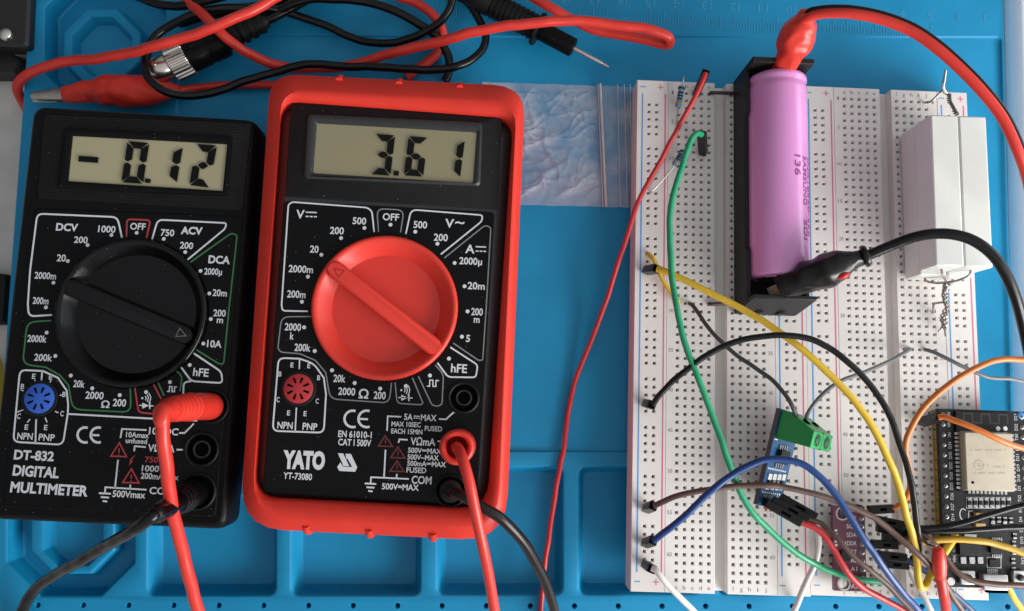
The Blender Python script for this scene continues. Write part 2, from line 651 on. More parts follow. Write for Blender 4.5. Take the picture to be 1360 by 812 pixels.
for k in range(150):
    a_ = Vector((rb.uniform(0, 1), rb.uniform(0, 1)))
    th_ = rb.choice((rb.uniform(-.5, .5), rb.uniform(.6, 1.6), rb.uniform(-1.2, 3.1)))
    creases.append((a_, Vector((math.cos(th_), math.sin(th_))), rb.uniform(.06, .32), rb.uniform(.25, 1.0), rb.uniform(.006, .018)))
for layer, zb in ((0, -.75), (1, -.35)):
    vs, fs = [], []
    for i in range(NU + 1):
        for j in range(NV + 1):
            u, v = i / NU, j / NV
            p = (c00 * (1 - u) + c10 * u) * (1 - v) + (c01 * (1 - u) + c11 * u) * v
            q = Vector((p.x * .07, p.y * .07, layer * 9.1))
            e = min(1, min(v, 1 - v) * 9)
            h = 1 - abs(noise.noise(q * 1.3)) * 2.2
            h2 = 1 - abs(noise.noise(q * 3.1 + Vector((5, 2, 1)))) * 2.2
            h3 = noise.noise(q * 8)
            zip_ = 1 if u < .76 else .45
            cr_ = 0.0
            for ca, cd, cl, ch_, cw in creases:
                du, dv = u - ca.x, (v - ca.y) * .82
                al = du * cd.x + dv * cd.y
                if -cl < al < cl:
                    pe = abs(-du * cd.y + dv * cd.x + .02 * math.sin(al * 22))
                    if pe < cw * 4:
                        cr_ += ch_ * math.exp(-pe / cw) * (1 - (al / cl) ** 2)
            z = zb + e * zip_ * (max(0, h) * .55 + max(0, h2) * .25 + h3 * .12 + cr_ * 1.0) * (1.0 if layer else .3)
            vs.append(Vector((p.x + noise.noise(q * 2) * .25, p.y + noise.noise(q * 2.3 + Vector((3, 1, 0))) * (.35), z + .05)))
    for i in range(NU):
        for j in range(NV):
            a = i * (NV + 1) + j
            fs.append((a, a + 1, a + NV + 2, a + NV + 1))
    mb.add(vs, fs)
mb.build('film', bagm, t, smooth=80)
mb = MB()
for (x0, x1, w_, z_) in ((797, 805, .75, 1.0), (794, 801, .25, .8), (820, 824, .22, .6), (829, 833, .22, .6), (837, 840, .2, .5)):
    mb.tube([at(x0, 112, z_), at((x0 + x1) / 2, 195, z_), at(x1, 275, z_)], w_, 8, 4, sq=.6)
zm = mat('milky_film', (.72, .73, .74), .3, trans=.2)
mb.build('zip_strip', zm, t)

# ================================================================== BREADBOARDS (holes are real wells)
PT = 2.54
ZB = 9.5


def panel(mb, x0, x1, y0, y1, xs, ys, missing=()):
    """one strip of a breadboard: a plate with square wells"""
    hw = .58
    X = [x0 + .15] + [c + s for c in xs for s in (-hw, hw)] + [x1 - .15]
    Y = [y0 + .15] + [c + s for c in sorted(ys) for s in (-hw, hw)] + [y1 - .15]
    ny = len(Y)
    vs = [Vector((x, y, ZB)) for x in X for y in Y]
    fs = []
    extra_v, extra_f = [], []
    for i in range(len(X) - 1):
        for j in range(ny - 1):
            q = (i * ny + j, (i + 1) * ny + j, (i + 1) * ny + j + 1, i * ny + j + 1)
            if i % 2 == 1 and j % 2 == 1:
                o = len(vs) + len(extra_v)
                cx, cy = (X[i] + X[i + 1]) / 2, (Y[j] + Y[j + 1]) / 2
                for hh, z in ((.37, ZB - .5), (.37, ZB - 4)):
                    extra_v += [Vector((cx - hh, cy - hh, z)), Vector((cx + hh, cy - hh, z)), Vector((cx + hh, cy + hh, z)), Vector((cx - hh, cy + hh, z))]
                for k in range(4):
                    extra_f.append((q[k], q[(k + 1) % 4], o + (k + 1) % 4, o + k))
                    extra_f.append((o + k, o + (k + 1) % 4, o + 4 + (k + 1) % 4, o + 4 + k))
                extra_f.append((o + 4, o + 5, o + 6, o + 7))
            else:
                fs.append(q)
    mb.add(vs + extra_v, fs + extra_f)
    # chamfer and sides
    def R(d, z):
        return [Vector((x0 + d, y0 + d, z)), Vector((x1 - d, y0 + d, z)), Vector((x1 - d, y1 - d, z)), Vector((x0 + d, y1 - d, z))]
    mb.loft([R(.15, ZB), R(0.02, ZB - .18), R(0.02, 0)], cap0=False, cap1=True)


U0, U1 = -5.55 * PT, 16.52 * PT     # long edges, from hole column a
V0, V1 = 1.55 * PT, -(62 + 1.5) * PT
ROWS = [-(r) * PT for r in range(63)]
RAILS = [-(1.75 + g * 6 + k) * PT for g in range(10) for k in range(5)]
R_IN = 2.93


def board(name, label, loc, dup_of=None):
    t = thing(name, label, 'breadboard', loc, group='white breadboards side by side')
    if dup_of:
        for ch in dup_of.children:
            c = ch.copy()
            sc.collection.objects.link(c)
            c.parent = t
        return t
    mb = MB()
    s1, s2, s3, s4 = -1.42 * PT, 4.75 * PT, 6.25 * PT, 12.45 * PT
    panel(mb, U0, s1, V1, V0, [-(R_IN + 1) * PT, -R_IN * PT], RAILS)
    panel(mb, s1, s2, V1, V0, [i * PT for i in range(5)], ROWS)
    panel(mb, s3, s4, V1, V0, [(7 + i) * PT for i in range(5)], ROWS)
    panel(mb, s4, U1, V1, V0, [(11 + R_IN) * PT, (12 + R_IN) * PT], RAILS)
    mb.box(s2 - .1, s3 + .1, V1 + .3, V0 - .3, 0.05, 6.0)
    # locking lugs on the outer long edge
    for vv in (-14, -50, -86, -122):
        mb.box(U1 - .1, U1 + .9, vv - 1.6, vv + 1.6, .5, 6.5)
    mb.build('board_body', BOARD, t, smooth=0, local=True)
    z = ZB + .03
    for nm, col, xs in (('blue_stripe', mat('stripe_blue', (.09, .32, .66), .55), (-4.82, 11 + 2.0)), ('red_stripe', mat('stripe_red', (.66, .16, .26), .55), (-1.80, 11 + 4.95))):
        for x in xs:
            mb = MB()
            x *= PT
            mb.flat([(x - .24, -61.2 * PT, z), (x + .24, -61.2 * PT, z), (x + .24, -.3 * PT, z), (x - .24, -.3 * PT, z)])
            mb.build(nm, MATS['stripe_' + nm.split('_')[0]], t, smooth=0, local=True)
    mb, mr_ = MB(), MB()
    for x in (-4.75, 11 + 2.05):
        for vv in (.62 * PT, -62.3 * PT):
            mb.flat([(x * PT - .9, vv - .18, z), (x * PT + .9, vv - .18, z), (x * PT + .9, vv + .18, z), (x * PT - .9, vv + .18, z)])
    for x in (-2.45, 11 + 4.6):
        for vv in (.62 * PT, -62.3 * PT):
            mr_.flat([(x * PT - 1.0, vv - .16, z), (x * PT + 1.0, vv - .16, z), (x * PT + 1.0, vv + .16, z), (x * PT - 1.0, vv + .16, z)])
            mr_.flat([(x * PT - .16, vv - 1, z + .01), (x * PT + .16, vv - 1, z + .01), (x * PT + .16, vv + 1, z + .01), (x * PT - .16, vv + 1, z + .01)])
    mb.each('minus_sign', MATS['stripe_blue'], t, smooth=0, local=True)
    mr_.build('plus_signs', MATS['stripe_red'], t, smooth=0, local=True)
    mb = MB()
    for r in [1] + list(range(5, 61, 5)):
        for xc in (-.85, 11.85):
            wd = .55 if r < 10 else 1.5
            c = Vector((xc * PT, -(r - 1) * PT - .6, z))
            mb.text(str(r), c - Vector((wd / 2, 0, 0)), c + Vector((wd / 2, 0, 0)), 1.2)
    for i, ch in enumerate('abcdefghij'):
        xc = i if i < 5 else i + 2
        wd = .45 if ch in 'fij' else .85
        for vv in (.75 * PT - .2, -62.85 * PT - .6):
            c = Vector((xc * PT, vv, z))
            mb.text(ch, c - Vector((wd / 2, 0, 0)), c + Vector((wd / 2, 0, 0)), 1.25)
    mb.build('row_numbers', mat('board_ink', (.17, .165, .165), .6), t, smooth=0, local=True)
    return t


bd1 = board('breadboard', 'white breadboard carrying the battery holder and the left wire ends', (0, 0, 0))
bd2 = board('breadboard', 'white breadboard carrying the white ceramic resistors and the microcontroller', (55.95, 0.43, 0), bd1)

# ================================================================== BATTERY HOLDER AND CELL
hx0, hx1 = at(974, 250, ZB).x, at(1055, 420, ZB).x
hy1, hy0 = at(990, 110, ZB).y, at(1020, 419, ZB).y
zh = ZB + .2
HM = mat('holder_black', (0.011, 0.011, 0.012), .5, spec=.3, bump=.3, bscale=3, dust=.3, var=.25)
t = thing('battery_holder', 'open black plastic single-cell holder standing on the left breadboard', 'battery holder', (hx0, hy0, zh))
mb = MB()
mb.box(hx0, hx1, hy0, hy1, zh, zh + 1.6)
mb.build('holder_base', HM, t, bevel=.25)
for yy0, yy1, zt, dy in ((hy1 - 1.8, hy1, 19.5, 0), (hy0, hy0 + 1.8, 18.5, 0)):
    mb = MB()
    lean = 2.6 if yy0 == hy0 else 0.0
    mb.loft([[Vector((x, y, z)) for x, y in ((hx0 + i, yy0 + lean * f), (hx1 - i, yy0 + lean * f), (hx1 - i, yy1 + lean * f * .8), (hx0 + i, yy1 + lean * f * .8))] for z, i, f in ((zh + 1.55, 0, 0), (zh + zt, 0.2, 1))])
    if lean:
        for xo in (5.5, 12.5):
            mb.box(hx0 + xo, hx0 + xo + 2.2, hy0 - .25, hy0 + 1.2, zh + 1.2, zh + 5.5)
    mb.build('end_wall', HM, t, bevel=.25)
for x0 in (hx0, hx1 - 1.3):
    mb = MB()
    yA, yB = hy0 + 1.85, hy1 - 1.85
    L = yB - yA
    prof = [(0, 12.5), (.12, 12.5), (.17, 9.5), (.83, 9.5), (.88, 12.5), (1, 12.5)] if x0 > hx0 else [(0, 13), (.10, 13), (.22, 13), (.24, 11.5), (.80, 11.5), (.82, 13), (1, 13)]
    a = [Vector((x0, yA, zh + 1.5))] + [Vector((x0, yA + L * f, zh + h)) for f, h in prof] + [Vector((x0, yB, zh + 1.5))]
    mb.loft([a, [p + Vector((1.3, 0, 0)) for p in a]])
    mb.build('side_wall', HM, t, bevel=.2)
mb = MB()
for y in (hy1 - 2.3, hy0 + 2.3):
    mb.box(hx0 + 6, hx1 - 6, y - .2, y + .2, zh + 1.7, zh + 14)
mb.each('spring_contact', METAL, t)
BR = mat('brown_lead', (0.055, 0.022, 0.020), .45)
for (p0, p1) in (((944, 123.5), (985, 124.5)), ((942, 404), (980, 401))):
    mb = MB()
    mb.tube([at(p0[0], p0[1], ZB - 1), at(p0[0] + 1, p0[1], ZB + .8), at(p0[0] + 8, p0[1], ZB + 1), at(p1[0], p1[1], ZB + 1)], .62, 8, .5)
    mb.build('lead', BR, t)

bx, br = at(1032, 240, 20).x - .1, 9.25
bz = zh + 1.7 + br
by1, by0 = hy1 - 3.2, hy1 - 3.2 - 65.5
t = thing('battery_cell', 'pink wrapped cylindrical cell with purple lettering in the black holder', 'battery', (bx, by0, bz - br))
PINK = mat('pink_wrap', (0.64, 0.25, 0.55), .34, var=.03, bump=.03, bscale=1, coat=.5, spec=.7)
mb = MB()
pr = [(6.5, .15), (8.3, .15), (8.9, .5), (br, 1.2), (br, 60), (br, 61.2), (br - .35, 62.0), (br - .35, 62.7), (br, 63.4), (br - .1, 64.6), (8.6, 65.2), (7.2, 65.35), (6.4, 65.2)]
mb.lathe(pr, (bx, by0, bz), (0, 1, 0), 48)
mb.build('wrapper', PINK, t)
mb = MB()
mb.lathe([(6.3, .3), (6.3, -.1), (.01, -.1)], (bx, by0, bz), (0, 1, 0), 32)
mb.lathe([(6.2, 65), (6.2, 65.3), (3.6, 65.4), (3.4, 66.3), (.01, 66.4)], (bx, by0, bz), (0, 1, 0), 32)
mb.build('terminals', METAL, t)
INK = mat('purple_ink', (0.26, 0.060, 0.20), .5)
mb = MB()


def on_cell(s, phi, ytop, length, h):
    """lettering running down the cell, its foot towards the left"""
    vs, fs, x0, x1 = text_mesh(s, .012)
    k = length / (x1 - x0)
    out = []
    for v in vs:
        a = math.radians(phi) + (v.y * h / .69 - h / 2) / br
        rr = br + .08
        out.append(Vector((bx + rr * math.sin(a), ytop - (v.x - x0) * k, bz + rr * math.cos(a))))
    mb.add(out, fs)


on_cell('136', 20, at(1048, 207, 28).y, 6.6, 2.1)
on_cell('SAMSUNG', 40, at(1062, 210, 26).y, 15.5, 2.0)
on_cell('SDI', 40, at(1062, 294, 26).y, 6.2, 2.0)
on_cell('INR18650-35E', 57, at(1070, 213, 24).y, 25, 1.9)
mb.build('printed_code', INK, t, smooth=0)

# ================================================================== CERAMIC RESISTORS
CER = mat('white_ceramic', (0.75, 0.755, 0.71), .6, var=.04, nscale=.15, bump=.25, bscale=2.5)
q = [at(1236, 155, 29), at(1310, 152, 29), at(1319, 352, 29), at(1243, 357, 29)]
x0, x1, y0, y1 = (q[0].x + q[3].x) / 2, (q[1].x + q[2].x) / 2, (q[2].y + q[3].y) / 2, (q[0].y + q[1].y) / 2
t = thing('resistor_bundle', 'bundle of four white ceramic power resistors with twisted bare wires', 'power resistor', (x0, y0, 10.2))
xm = (x0 + x1) / 2
for (a, b) in ((x0, xm - .05), (xm + .05, x1)):
    for (c0, c1, sh) in ((10.2, 19.5, -1.2), (19.6, 29.0, 0)):
        mb = MB()
        ins = .35
        mb.box(a + (.25 if c0 < 15 else 0), b, y0 + sh, y1, c0, c1)
        o = mb.build('ceramic_block', CER, t, bevel=.55)
        # cement filling with its wire at the near end
        mb = MB()
        cx = (a + b) / 2
        mb.box(a + 1.4, b - 1.4, y0 + sh - .12, y0 + sh + .2, c0 + 1.4, c1 - 1.2)
        mb.build('cement_face', mat('cement', (.66, .65, .62), .8, bump=.5, bscale=3), t)
LEAD = mat('bare_copper_tinned', (.34, .31, .29), .38, metal=1.0, var=.2)


def twist(pts, r, amp, turns, n=2):
    P = spline(pts, .35)
    out = []
    for k in range(n):
        Q = []
        for i, p in enumerate(P):
            d = (P[min(i + 1, len(P) - 1)] - P[max(0, i - 1)]).normalized()
            u = d.cross(Vector((0, 0, 1))).normalized()
            vv = u.cross(d)
            f = i / (len(P) - 1)
            a = 2 * math.pi * (turns * f + k / n)
            am = amp * (1 + .35 * math.sin(9 * f + k))
            Q.append(p + u * math.cos(a) * am + vv * math.sin(a) * am)
        out.append(Q)
    return out


mb = MB()
for Q in twist(P3([(1271, 153, 22), (1266, 144, 20), (1261, 134, 17), (1260, 126, 15)]), .3, .42, 3.2, 3):
    mb.tube(Q, .29, 7, smooth=False)
mb.tube(P3([(1261, 128, 15), (1257, 121, 15.5), (1251, 121, 15), (1244, 128, 13.5), (1236, 135, 12), (1229, 136.5, 10.2), (1228.5, 136.7, 8)]), .36, 8, .3)
mb.tube(P3([(1259, 126, 15), (1255, 121, 16), (1253, 116, 17), (1254.5, 105, 19), (1256, 93, 21)]), .40, 8, .3)
mb.tube(P3([(1258, 126, 15), (1253, 122, 16.4), (1251.5, 114, 17.5), (1253, 107, 18.5), (1254.3, 101, 19.5)]), .32, 8, .3)
mb.build('far_leads', LEAD, t)
mb = MB()
yl = y0 - .6
for Q in twist(P3([(1257, 377, 19), (1256, 388, 17.5), (1255, 398, 16), (1258, 410, 14.5), (1254, 420, 13.5), (1254, 430, 12.5), (1252, 437, 12)]), .3, .7, 3.6, 3):
    mb.tube(Q, .29, 7, smooth=False)
cxl, cxr = (x0 + xm) / 2, (x1 + xm) / 2
for cx_, cz_ in ((cxl, 15), (cxl, 24.4), (cxr, 15), (cxr, 24.4)):
    e = at(1257, 378, 19)
    p0 = Vector((cx_, y0 - .2 - (.8 if cz_ < 20 else 0), cz_))
    mid = p0.lerp(e, .5) + Vector((0, -.8, .4))
    mb.tube([p0 + Vector((0, 1, 0)), p0 + Vector((0, -1.0, 0)), mid, e + Vector((0, .4, 0)), at(1257, 386, 17.8)], .36, 8, .3)
mb.tube(P3([(1257, 404, 15.5), (1253, 402, 15), (1246, 402.5, 14), (1240.5, 404, 12.5), (1239.8, 409, 11.5), (1239.5, 415, 10), (1239.5, 415.5, 8)]), .34, 8, .3)
mb.tube(P3([(1254, 430, 12.5), (1250, 437, 12.2), (1246.5, 441, 12)]), .38, 8, .3)
mb.tube(P3([(1255, 430, 12.5), (1255, 438, 11.5), (1256, 447, 10.8)]), .32, 8, .3)
mb.build('near_leads', LEAD, t)

# ================================================================== two small banded resistors
RB = mat('resistor_blue', (.10, .26, .42), .4)
bandc = [mat('band_brown', (.06, .02, .01), .5), mat('band_black', (.01, .01, .01), .5), mat('band_gold', (.35, .24, .06), .4)]


def small_resistor(label, a, b, lead_a, lead_b):
    t = thing('banded_resistor', label, 'resistor', (a + b) / 2, group='small blue resistors on the left breadboard')
    ax = (b - a)
    L = ax.length
    mb = MB()
    prof = [(.3, 0), (.85, .15), (1.12, .5), (1.15, 1.1), (.92, 1.6), (.90, L - 1.6), (1.15, L - 1.1), (1.12, L - .5), (.85, L - .15), (.3, L)]
    mb.lathe(prof, a, ax, 18)
    mb.build('resistor_body', RB, t)
    for f, ci in ((.14, 0), (.34, 1), (.48, 1), (.62, 0), (.84, 2)):
        mb = MB()
        r = 1.18 if (f < .2 or f > .8) else .94
        mb.lathe([(r - .05, f * L - .32), (r, f * L - .3), (r, f * L + .3), (r - .05, f * L + .32)], a, ax, 18)
        mb.build('colour_band', bandc[ci], t)
    for P in (lead_a, lead_b):
        mb = MB()
        mb.tube(P, .26, 7, .3)
        mb.build('lead', TIN, t)


a, b = at(906, 114, 12.5), at(900.5, 143, 11.6)
small_resistor('blue banded resistor at the top edge of the left breadboard', a, b,
               [a, at(907.5, 106, 12.6), at(908.5, 101, 11.5), at(909, 100, 9)], [b, at(899.5, 152, 11.4), at(898.5, 163, 10.8), at(898, 168, 9)])
a, b = at(908, 200, 12), at(895.5, 220, 11.8)
small_resistor('blue banded resistor half hidden under the green wire', a, b,
               [a, at(914, 193, 12), at(916, 190.5, 10.5), at(916.5, 190, 8.5)], [b, at(892, 225, 11.6), at(878, 242, 11), at(865, 255.5, 10), at(863, 257.5, 8)])

# ================================================================== METERS


def ribbed(name, col, freq, direction):
    m = mat(name, col, .5, bump=0, dust=.55, var=.2, spec=.3)
    nt = m.node_tree
    wv = nt.nodes.new('ShaderNodeTexWave')
    wv.bands_direction = direction
    wv.inputs['Scale'].default_value = freq
    tcx = nt.nodes.new('ShaderNodeTexCoord')
    nt.links.new(tcx.outputs['Object'], wv.inputs['Vector'])
    bp = nt.nodes.new('ShaderNodeBump')
    bp.inputs['Strength'].default_value = .9
    bp.inputs['Distance'].default_value = .25
    nt.links.new(wv.outputs['Fac'], bp.inputs['Height'])
    nt.links.new(bp.outputs[0], nt.nodes['Principled BSDF'].inputs['Normal'])
    return m


SEG = dict(zip('0123456789-', ('abcdef', 'bc', 'abged', 'abgcd', 'fgbc', 'afgcd', 'afgedc', 'abc', 'abcdefg', 'abcdfg', 'g')))


def seven(mb, ch, tl, tr, bl, br_, z, th=.26):
    """one liquid crystal digit inside the quad given in photo pixels"""
    def P(u, v):
        x = (tl[0] * (1 - u) + tr[0] * u) * (1 - v) + (bl[0] * (1 - u) + br_[0] * u) * v
        y = (tl[1] * (1 - u) + tr[1] * u) * (1 - v) + (bl[1] * (1 - u) + br_[1] * u) * v
        return at(x, y, z)
    t, s, g = th * 1.04, th * .50, .012
    S = dict(a=[(.04, 0), (.96, 0), (1 - t, s * .97), (t, s * .97)],
             d=[(t, 1 - s * .97), (1 - t, 1 - s * .97), (.96, 1), (.04, 1)],
             f=[(0, .03), (t * .97, s), (t * .97, .5 - s * .42), (t * .45, .5 - g), (0, .5 - s * .3)],
             e=[(0, .5 + s * .3), (t * .45, .5 + g), (t * .97, .5 + s * .42), (t * .97, 1 - s), (0, .97)],
             b=[(1, .03), (1 - t * .97, s), (1 - t * .97, .5 - s * .42), (1 - t * .45, .5 - g), (1, .5 - s * .3)],
             c=[(1, .5 + s * .3), (1 - t * .45, .5 + g), (1 - t * .97, .5 + s * .42), (1 - t * .97, 1 - s), (1, .97)],
             g=[(t * .65, .5), (t * 1.15, .5 - s * .45), (1 - t * 1.15, .5 - s * .45), (1 - t * .65, .5), (1 - t * 1.15, .5 + s * .45), (t * 1.15, .5 + s * .45)])
    for k in SEG[ch]:
        mb.flat([P(u, v) for u, v in S[k]])


class Print:
    """everything printed on one meter face: a mesh for each ink"""

    def __init__(self, z):
        self.z = z
        self.m = {}

    def mb(self, c):
        return self.m.setdefault(c, MB())

    def line(self, pts, wpx=2.0, c='w', r=0, closed=False):
        P = pxs(pts, self.z)
        if r:
            Q = []
            n = len(P)
            for i in range(n):
                if not closed and i in (0, n - 1):
                    Q.append(P[i])
                    continue
                a, p, b = P[i - 1], P[i], P[(i + 1) % n]
                rr = min(r, (a - p).length * .48, (b - p).length * .48)
                p0, p1 = p + (a - p).normalized() * rr, p + (b - p).normalized() * rr
                if (a - p).angle(b - p) > 2.6:
                    Q.append(p)
                    continue
                for k in range(5):
                    f = k / 4
                    Q.append(p0 * (1 - f) ** 2 + p * 2 * f * (1 - f) + p1 * f * f)
            P = Q
        self.mb(c).ribbon(P, wpx * mpp(self.z), closed)

    def txt(self, s, x0, y0, x1, y1, h, c='w', off=.019):
        self.mb(c).text(s, at(x0, y0, self.z), at(x1, y1, self.z), h * mpp(self.z), off)

    def dot(self, x, y, r=2.5, c='w'):
        self.mb(c).disc(at(x, y, self.z), r * mpp(self.z), 14)

    def poly(self, pts, c='w'):
        self.mb(c).flat(pxs(pts, self.z))

    def arc(self, x, y, r, a0, a1, wpx, c='w', n=16):
        self.line([(x + r * math.cos(math.radians(a0 + (a1 - a0) * k / n)), y - r * math.sin(math.radians(a0 + (a1 - a0) * k / n))) for k in range(n + 1)], wpx, c)

    def ce(self, x1, x2, y, r):
        self.arc(x1 + r, y, r, 70, 290, 3.0)
        self.arc(x2 + r, y, r, 70, 290, 3.0)
        self.line([(x2 + 1, y), (x2 + r * 1.15, y + .4)], 2.6)

    def warn(self, ap, b0, b1, c):
        self.line([ap, b0, b1], 1.8, c, closed=True)
        mx, my = (ap[0] + b0[0] + b1[0]) / 3, (ap[1] + b0[1] + b1[1]) / 3
        self.line([(mx + .3, my - 5), (mx, my + 1.5)], 1.5, c)
        self.dot(mx, my + 4, .9, c)

    def diode(self, x, y, s=1.0):
        self.dot(x - 7 * s, y - 10 * s, 1.4)
        for k, r in enumerate((4, 7, 10)):
            self.arc(x - 7 * s + 1, y - 10 * s, r * s, -42, 42, 1.2, n=8)
        self.poly([(x - 7 * s, y - 4 * s), (x - 7 * s, y + 4 * s), (x + 2 * s, y)])
        self.line([(x + 3 * s, y - 4.5 * s), (x + 3 * s, y + 4.5 * s)], 1.6)
        self.line([(x - 11 * s, y - .4), (x + 8 * s, y + .4)], 1.3)

    def square(self, x, y, wd, h):
        self.line([(x, y), (x + wd * .22, y + .2), (x + wd * .24, y - h), (x + wd * .5, y - h + .3), (x + wd * .5, y + .4), (x + wd * .74, y + .5), (x + wd * .76, y - h + .6), (x + wd, y - h + .8)], 1.5)

    def dc(self, x0, y, x1, gap, wpx=1.7):
        self.line([(x0, y), (x1, y + .6)], wpx)
        L = (x1 - x0)
        for k in range(3):
            self.line([(x0 + L * (.0 + k * .37), y + gap + k * .2), (x0 + L * (.26 + k * .37), y + gap + .15 + k * .2)], wpx)

    def ground(self, x, y, s=1.0):
        for k, hw in enumerate((8, 5.5, 3)):
            self.line([(x - hw * s, y + k * 5.2 * s), (x + hw * s, y + k * 5.2 * s + .8)], 2.1)

    def build(self, parent):
        names = dict(w=('white_markings', WHITE), e=('grey_markings', GREYP), g=('green_markings', GREENP), r=('red_markings', REDP), d=('dark_red_markings', DREDP))
        for k, m in self.m.items():
            m.build(names[k][0], names[k][1], parent, smooth=0)


def knob(t, c, R, r_in, zf, m, bar_a, bar_b, bar_w, tri_end, dish, name='rotary_knob'):
    """dished selector knob with a straight grip bar across it"""
    mb = MB()
    c = Vector((c.x, c.y, zf))
    mb.lathe([(R + .1, -2.5), (R + .05, .9), (R - .2, 1.45), (R - .7, 1.7), (R - 1.3, 1.6), (R - 1.9, 1.1), (r_in + .7, 1.7 - dish + .5), (r_in, 1.7 - dish), (r_in - .6, 1.6 - dish), (.01, 1.6 - dish)], c, (0, 0, 1), 72)
    k = mb.build(name, m, t, smooth=50)
    mb = MB()
    a, b = Vector((bar_a.x, bar_a.y, 0)), Vector((bar_b.x, bar_b.y, 0))
    d = (b - a).normalized()
    s = Vector((-d.y, d.x, 0))
    hw = bar_w / 2

    def cap(hw, z, ext=0.0):
        out = []
        for i in range(9):
            an = math.pi / 2 - math.pi * i / 8
            out.append(b - d * hw + (d * math.cos(an) * (hw + ext) + s * math.sin(an) * hw))
        for i in range(9):
            an = math.pi / 2 - math.pi * i / 8
            out.append(a + d * hw + (d * -math.cos(an) * (hw + ext) - s * math.sin(an) * hw))
        return [Vector((p.x, p.y, z)) for p in out]
    zt = zf + 2.5
    mb.loft([cap(hw + .35, zf + 1.5 - dish), cap(hw + .1, zt - .8), cap(hw - .1, zt - .3), cap(hw - .5, zt)])
    g = mb.build('grip_bar', m, k, smooth=50)
    mb = MB()
    e = (a + d * hw * 1.25) if tri_end == 'a' else (b - d * hw * 1.25)
    dd = -d if tri_end == 'a' else d
    z = zt + .04
    tri = [e + dd * 1.5, e - dd * 1.2 + s * 1.3, e - dd * 1.2 - s * 1.3]
    mb.ribbon([Vector((p.x, p.y, z)) for p in tri], .28, closed=True)
    mb.build('pointer_mark', mat(m.name + '_mark', (.10, .10, .10) if m is BLACKG else (.30, .012, .01), .5), k, smooth=0)
    return k


def socket(t, x, y, zf, m, r_, key=None):
    c = at(x, y, zf)
    mb = MB()
    mb.lathe([(r_ + .9, .0), (r_ + .9, .5), (r_ + .6, .7), (r_ + .1, .7), (r_ + .1, .2)], c, (0, 0, 1), 36)
    if key is not None:
        k = c + Vector((math.cos(key) * (r_ + .7), math.sin(key) * (r_ + .7), 0))
        mb.lathe([(.9, 0), (.9, .6), (.01, .65)], k, (0, 0, 1), 10)
    s = mb.build('transistor_socket', BLACKM, t)
    mb = MB()
    mb.lathe([(r_, .1), (r_, .75), (r_ - .3, .95), (.01, .95)], c, (0, 0, 1), 36)
    b = mb.build('socket_insert', m, s)
    mb = MB()
    z = c.z + 1.0
    for k in range(8):
        a = math.radians(22.5 + 45 * k + 4)
        d = Vector((math.cos(a), math.sin(a), 0))
        n = Vector((-d.y, d.x, 0))
        p = c + d * (r_ * .58)
        p.z = z
        mb.flat([p + d * (r_ * .2) + n * .38, p - d * (r_ * .2) + n * .22, p - d * (r_ * .2) - n * .22, p + d * (r_ * .2) - n * .38])
    mb.each('contact_slot', HOLE, s, smooth=0)


def jack(t, x, y, zf, r_, plugged=False):
    c = at(x, y, zf)
    mb = MB()
    mb.lathe([(r_ + .5, .0), (r_ + .45, .5), (r_ + .1, .75), (r_ - .2, .6), (r_ - .35, .05)], c, (0, 0, 1), 36)
    j = mb.build('input_jack', BLACKM, t)
    mb = MB()
    mb.disc(c + Vector((0, 0, .06)), r_ - .3, 28)
    mb.disc(c + Vector((0, 0, .13)), r_ * .425, 24)
    mb.build('jack_well_shade', HOLE, j, smooth=0)  # flat black discs over the solid panel, painted as the shade of the hole
    if not plugged:
        mb = MB()
        mb.lathe([(r_ * .56, .08), (r_ * .56, .45), (r_ * .50, .55), (r_ * .44, .45), (r_ * .42, .09), (r_ * .01, .085)], c, (0, 0, 1), 28)
        mb.build('jack_sleeve', mat('jack_sleeve_black', (.012, .011, .011), .35, spec=.4), j)


# ---------------------------------------------------------------- black meter
ZF = 24.0
dtT = thing('digital_multimeter', 'black digital multimeter with black knob showing -0.12', 'multimeter', at(160, 420, 0), group=None)
fc = pxs([(45, 141), (-17, 690), (303, 704), (344, 160)], ZF - 1.5)
mb = MB()
mb.loft([pring(fc, d, r, z, 6) for d, r, z in ((4.0, 4, .02), (3.6, 4, .6), (.5, 4, 12), (.35, 4, 12.05), (0, 4, 13), (0, 4, 21), (.35, 4, 22.7), (1.0, 3.6, 23.6), (1.8, 3, ZF))], cap1=False)
DC1, DR1 = at(173.5, 415, ZF + 1.5), 99 * mpp(ZF + 1.5)
mb.plate_hole(pring(fc, 1.8, 3, ZF, 6), DC1, DR1 + .25)
case = mb.build('meter_case', BLACK, dtT)
# ribbed field round the display
RBK = ribbed('black_ribbed', (0.0075, 0.0075, 0.008), .62, 'Y')
up = pxs([(59, 153), (50, 264), (322, 280), (334, 165)], ZF)
mb = MB()
mb.loft([pring(up, d, .8, z, 4) for d, z in ((0, ZF - .2), (.05, ZF + .25), (.3, ZF + .4))])
mb.build('display_surround', RBK, dtT)
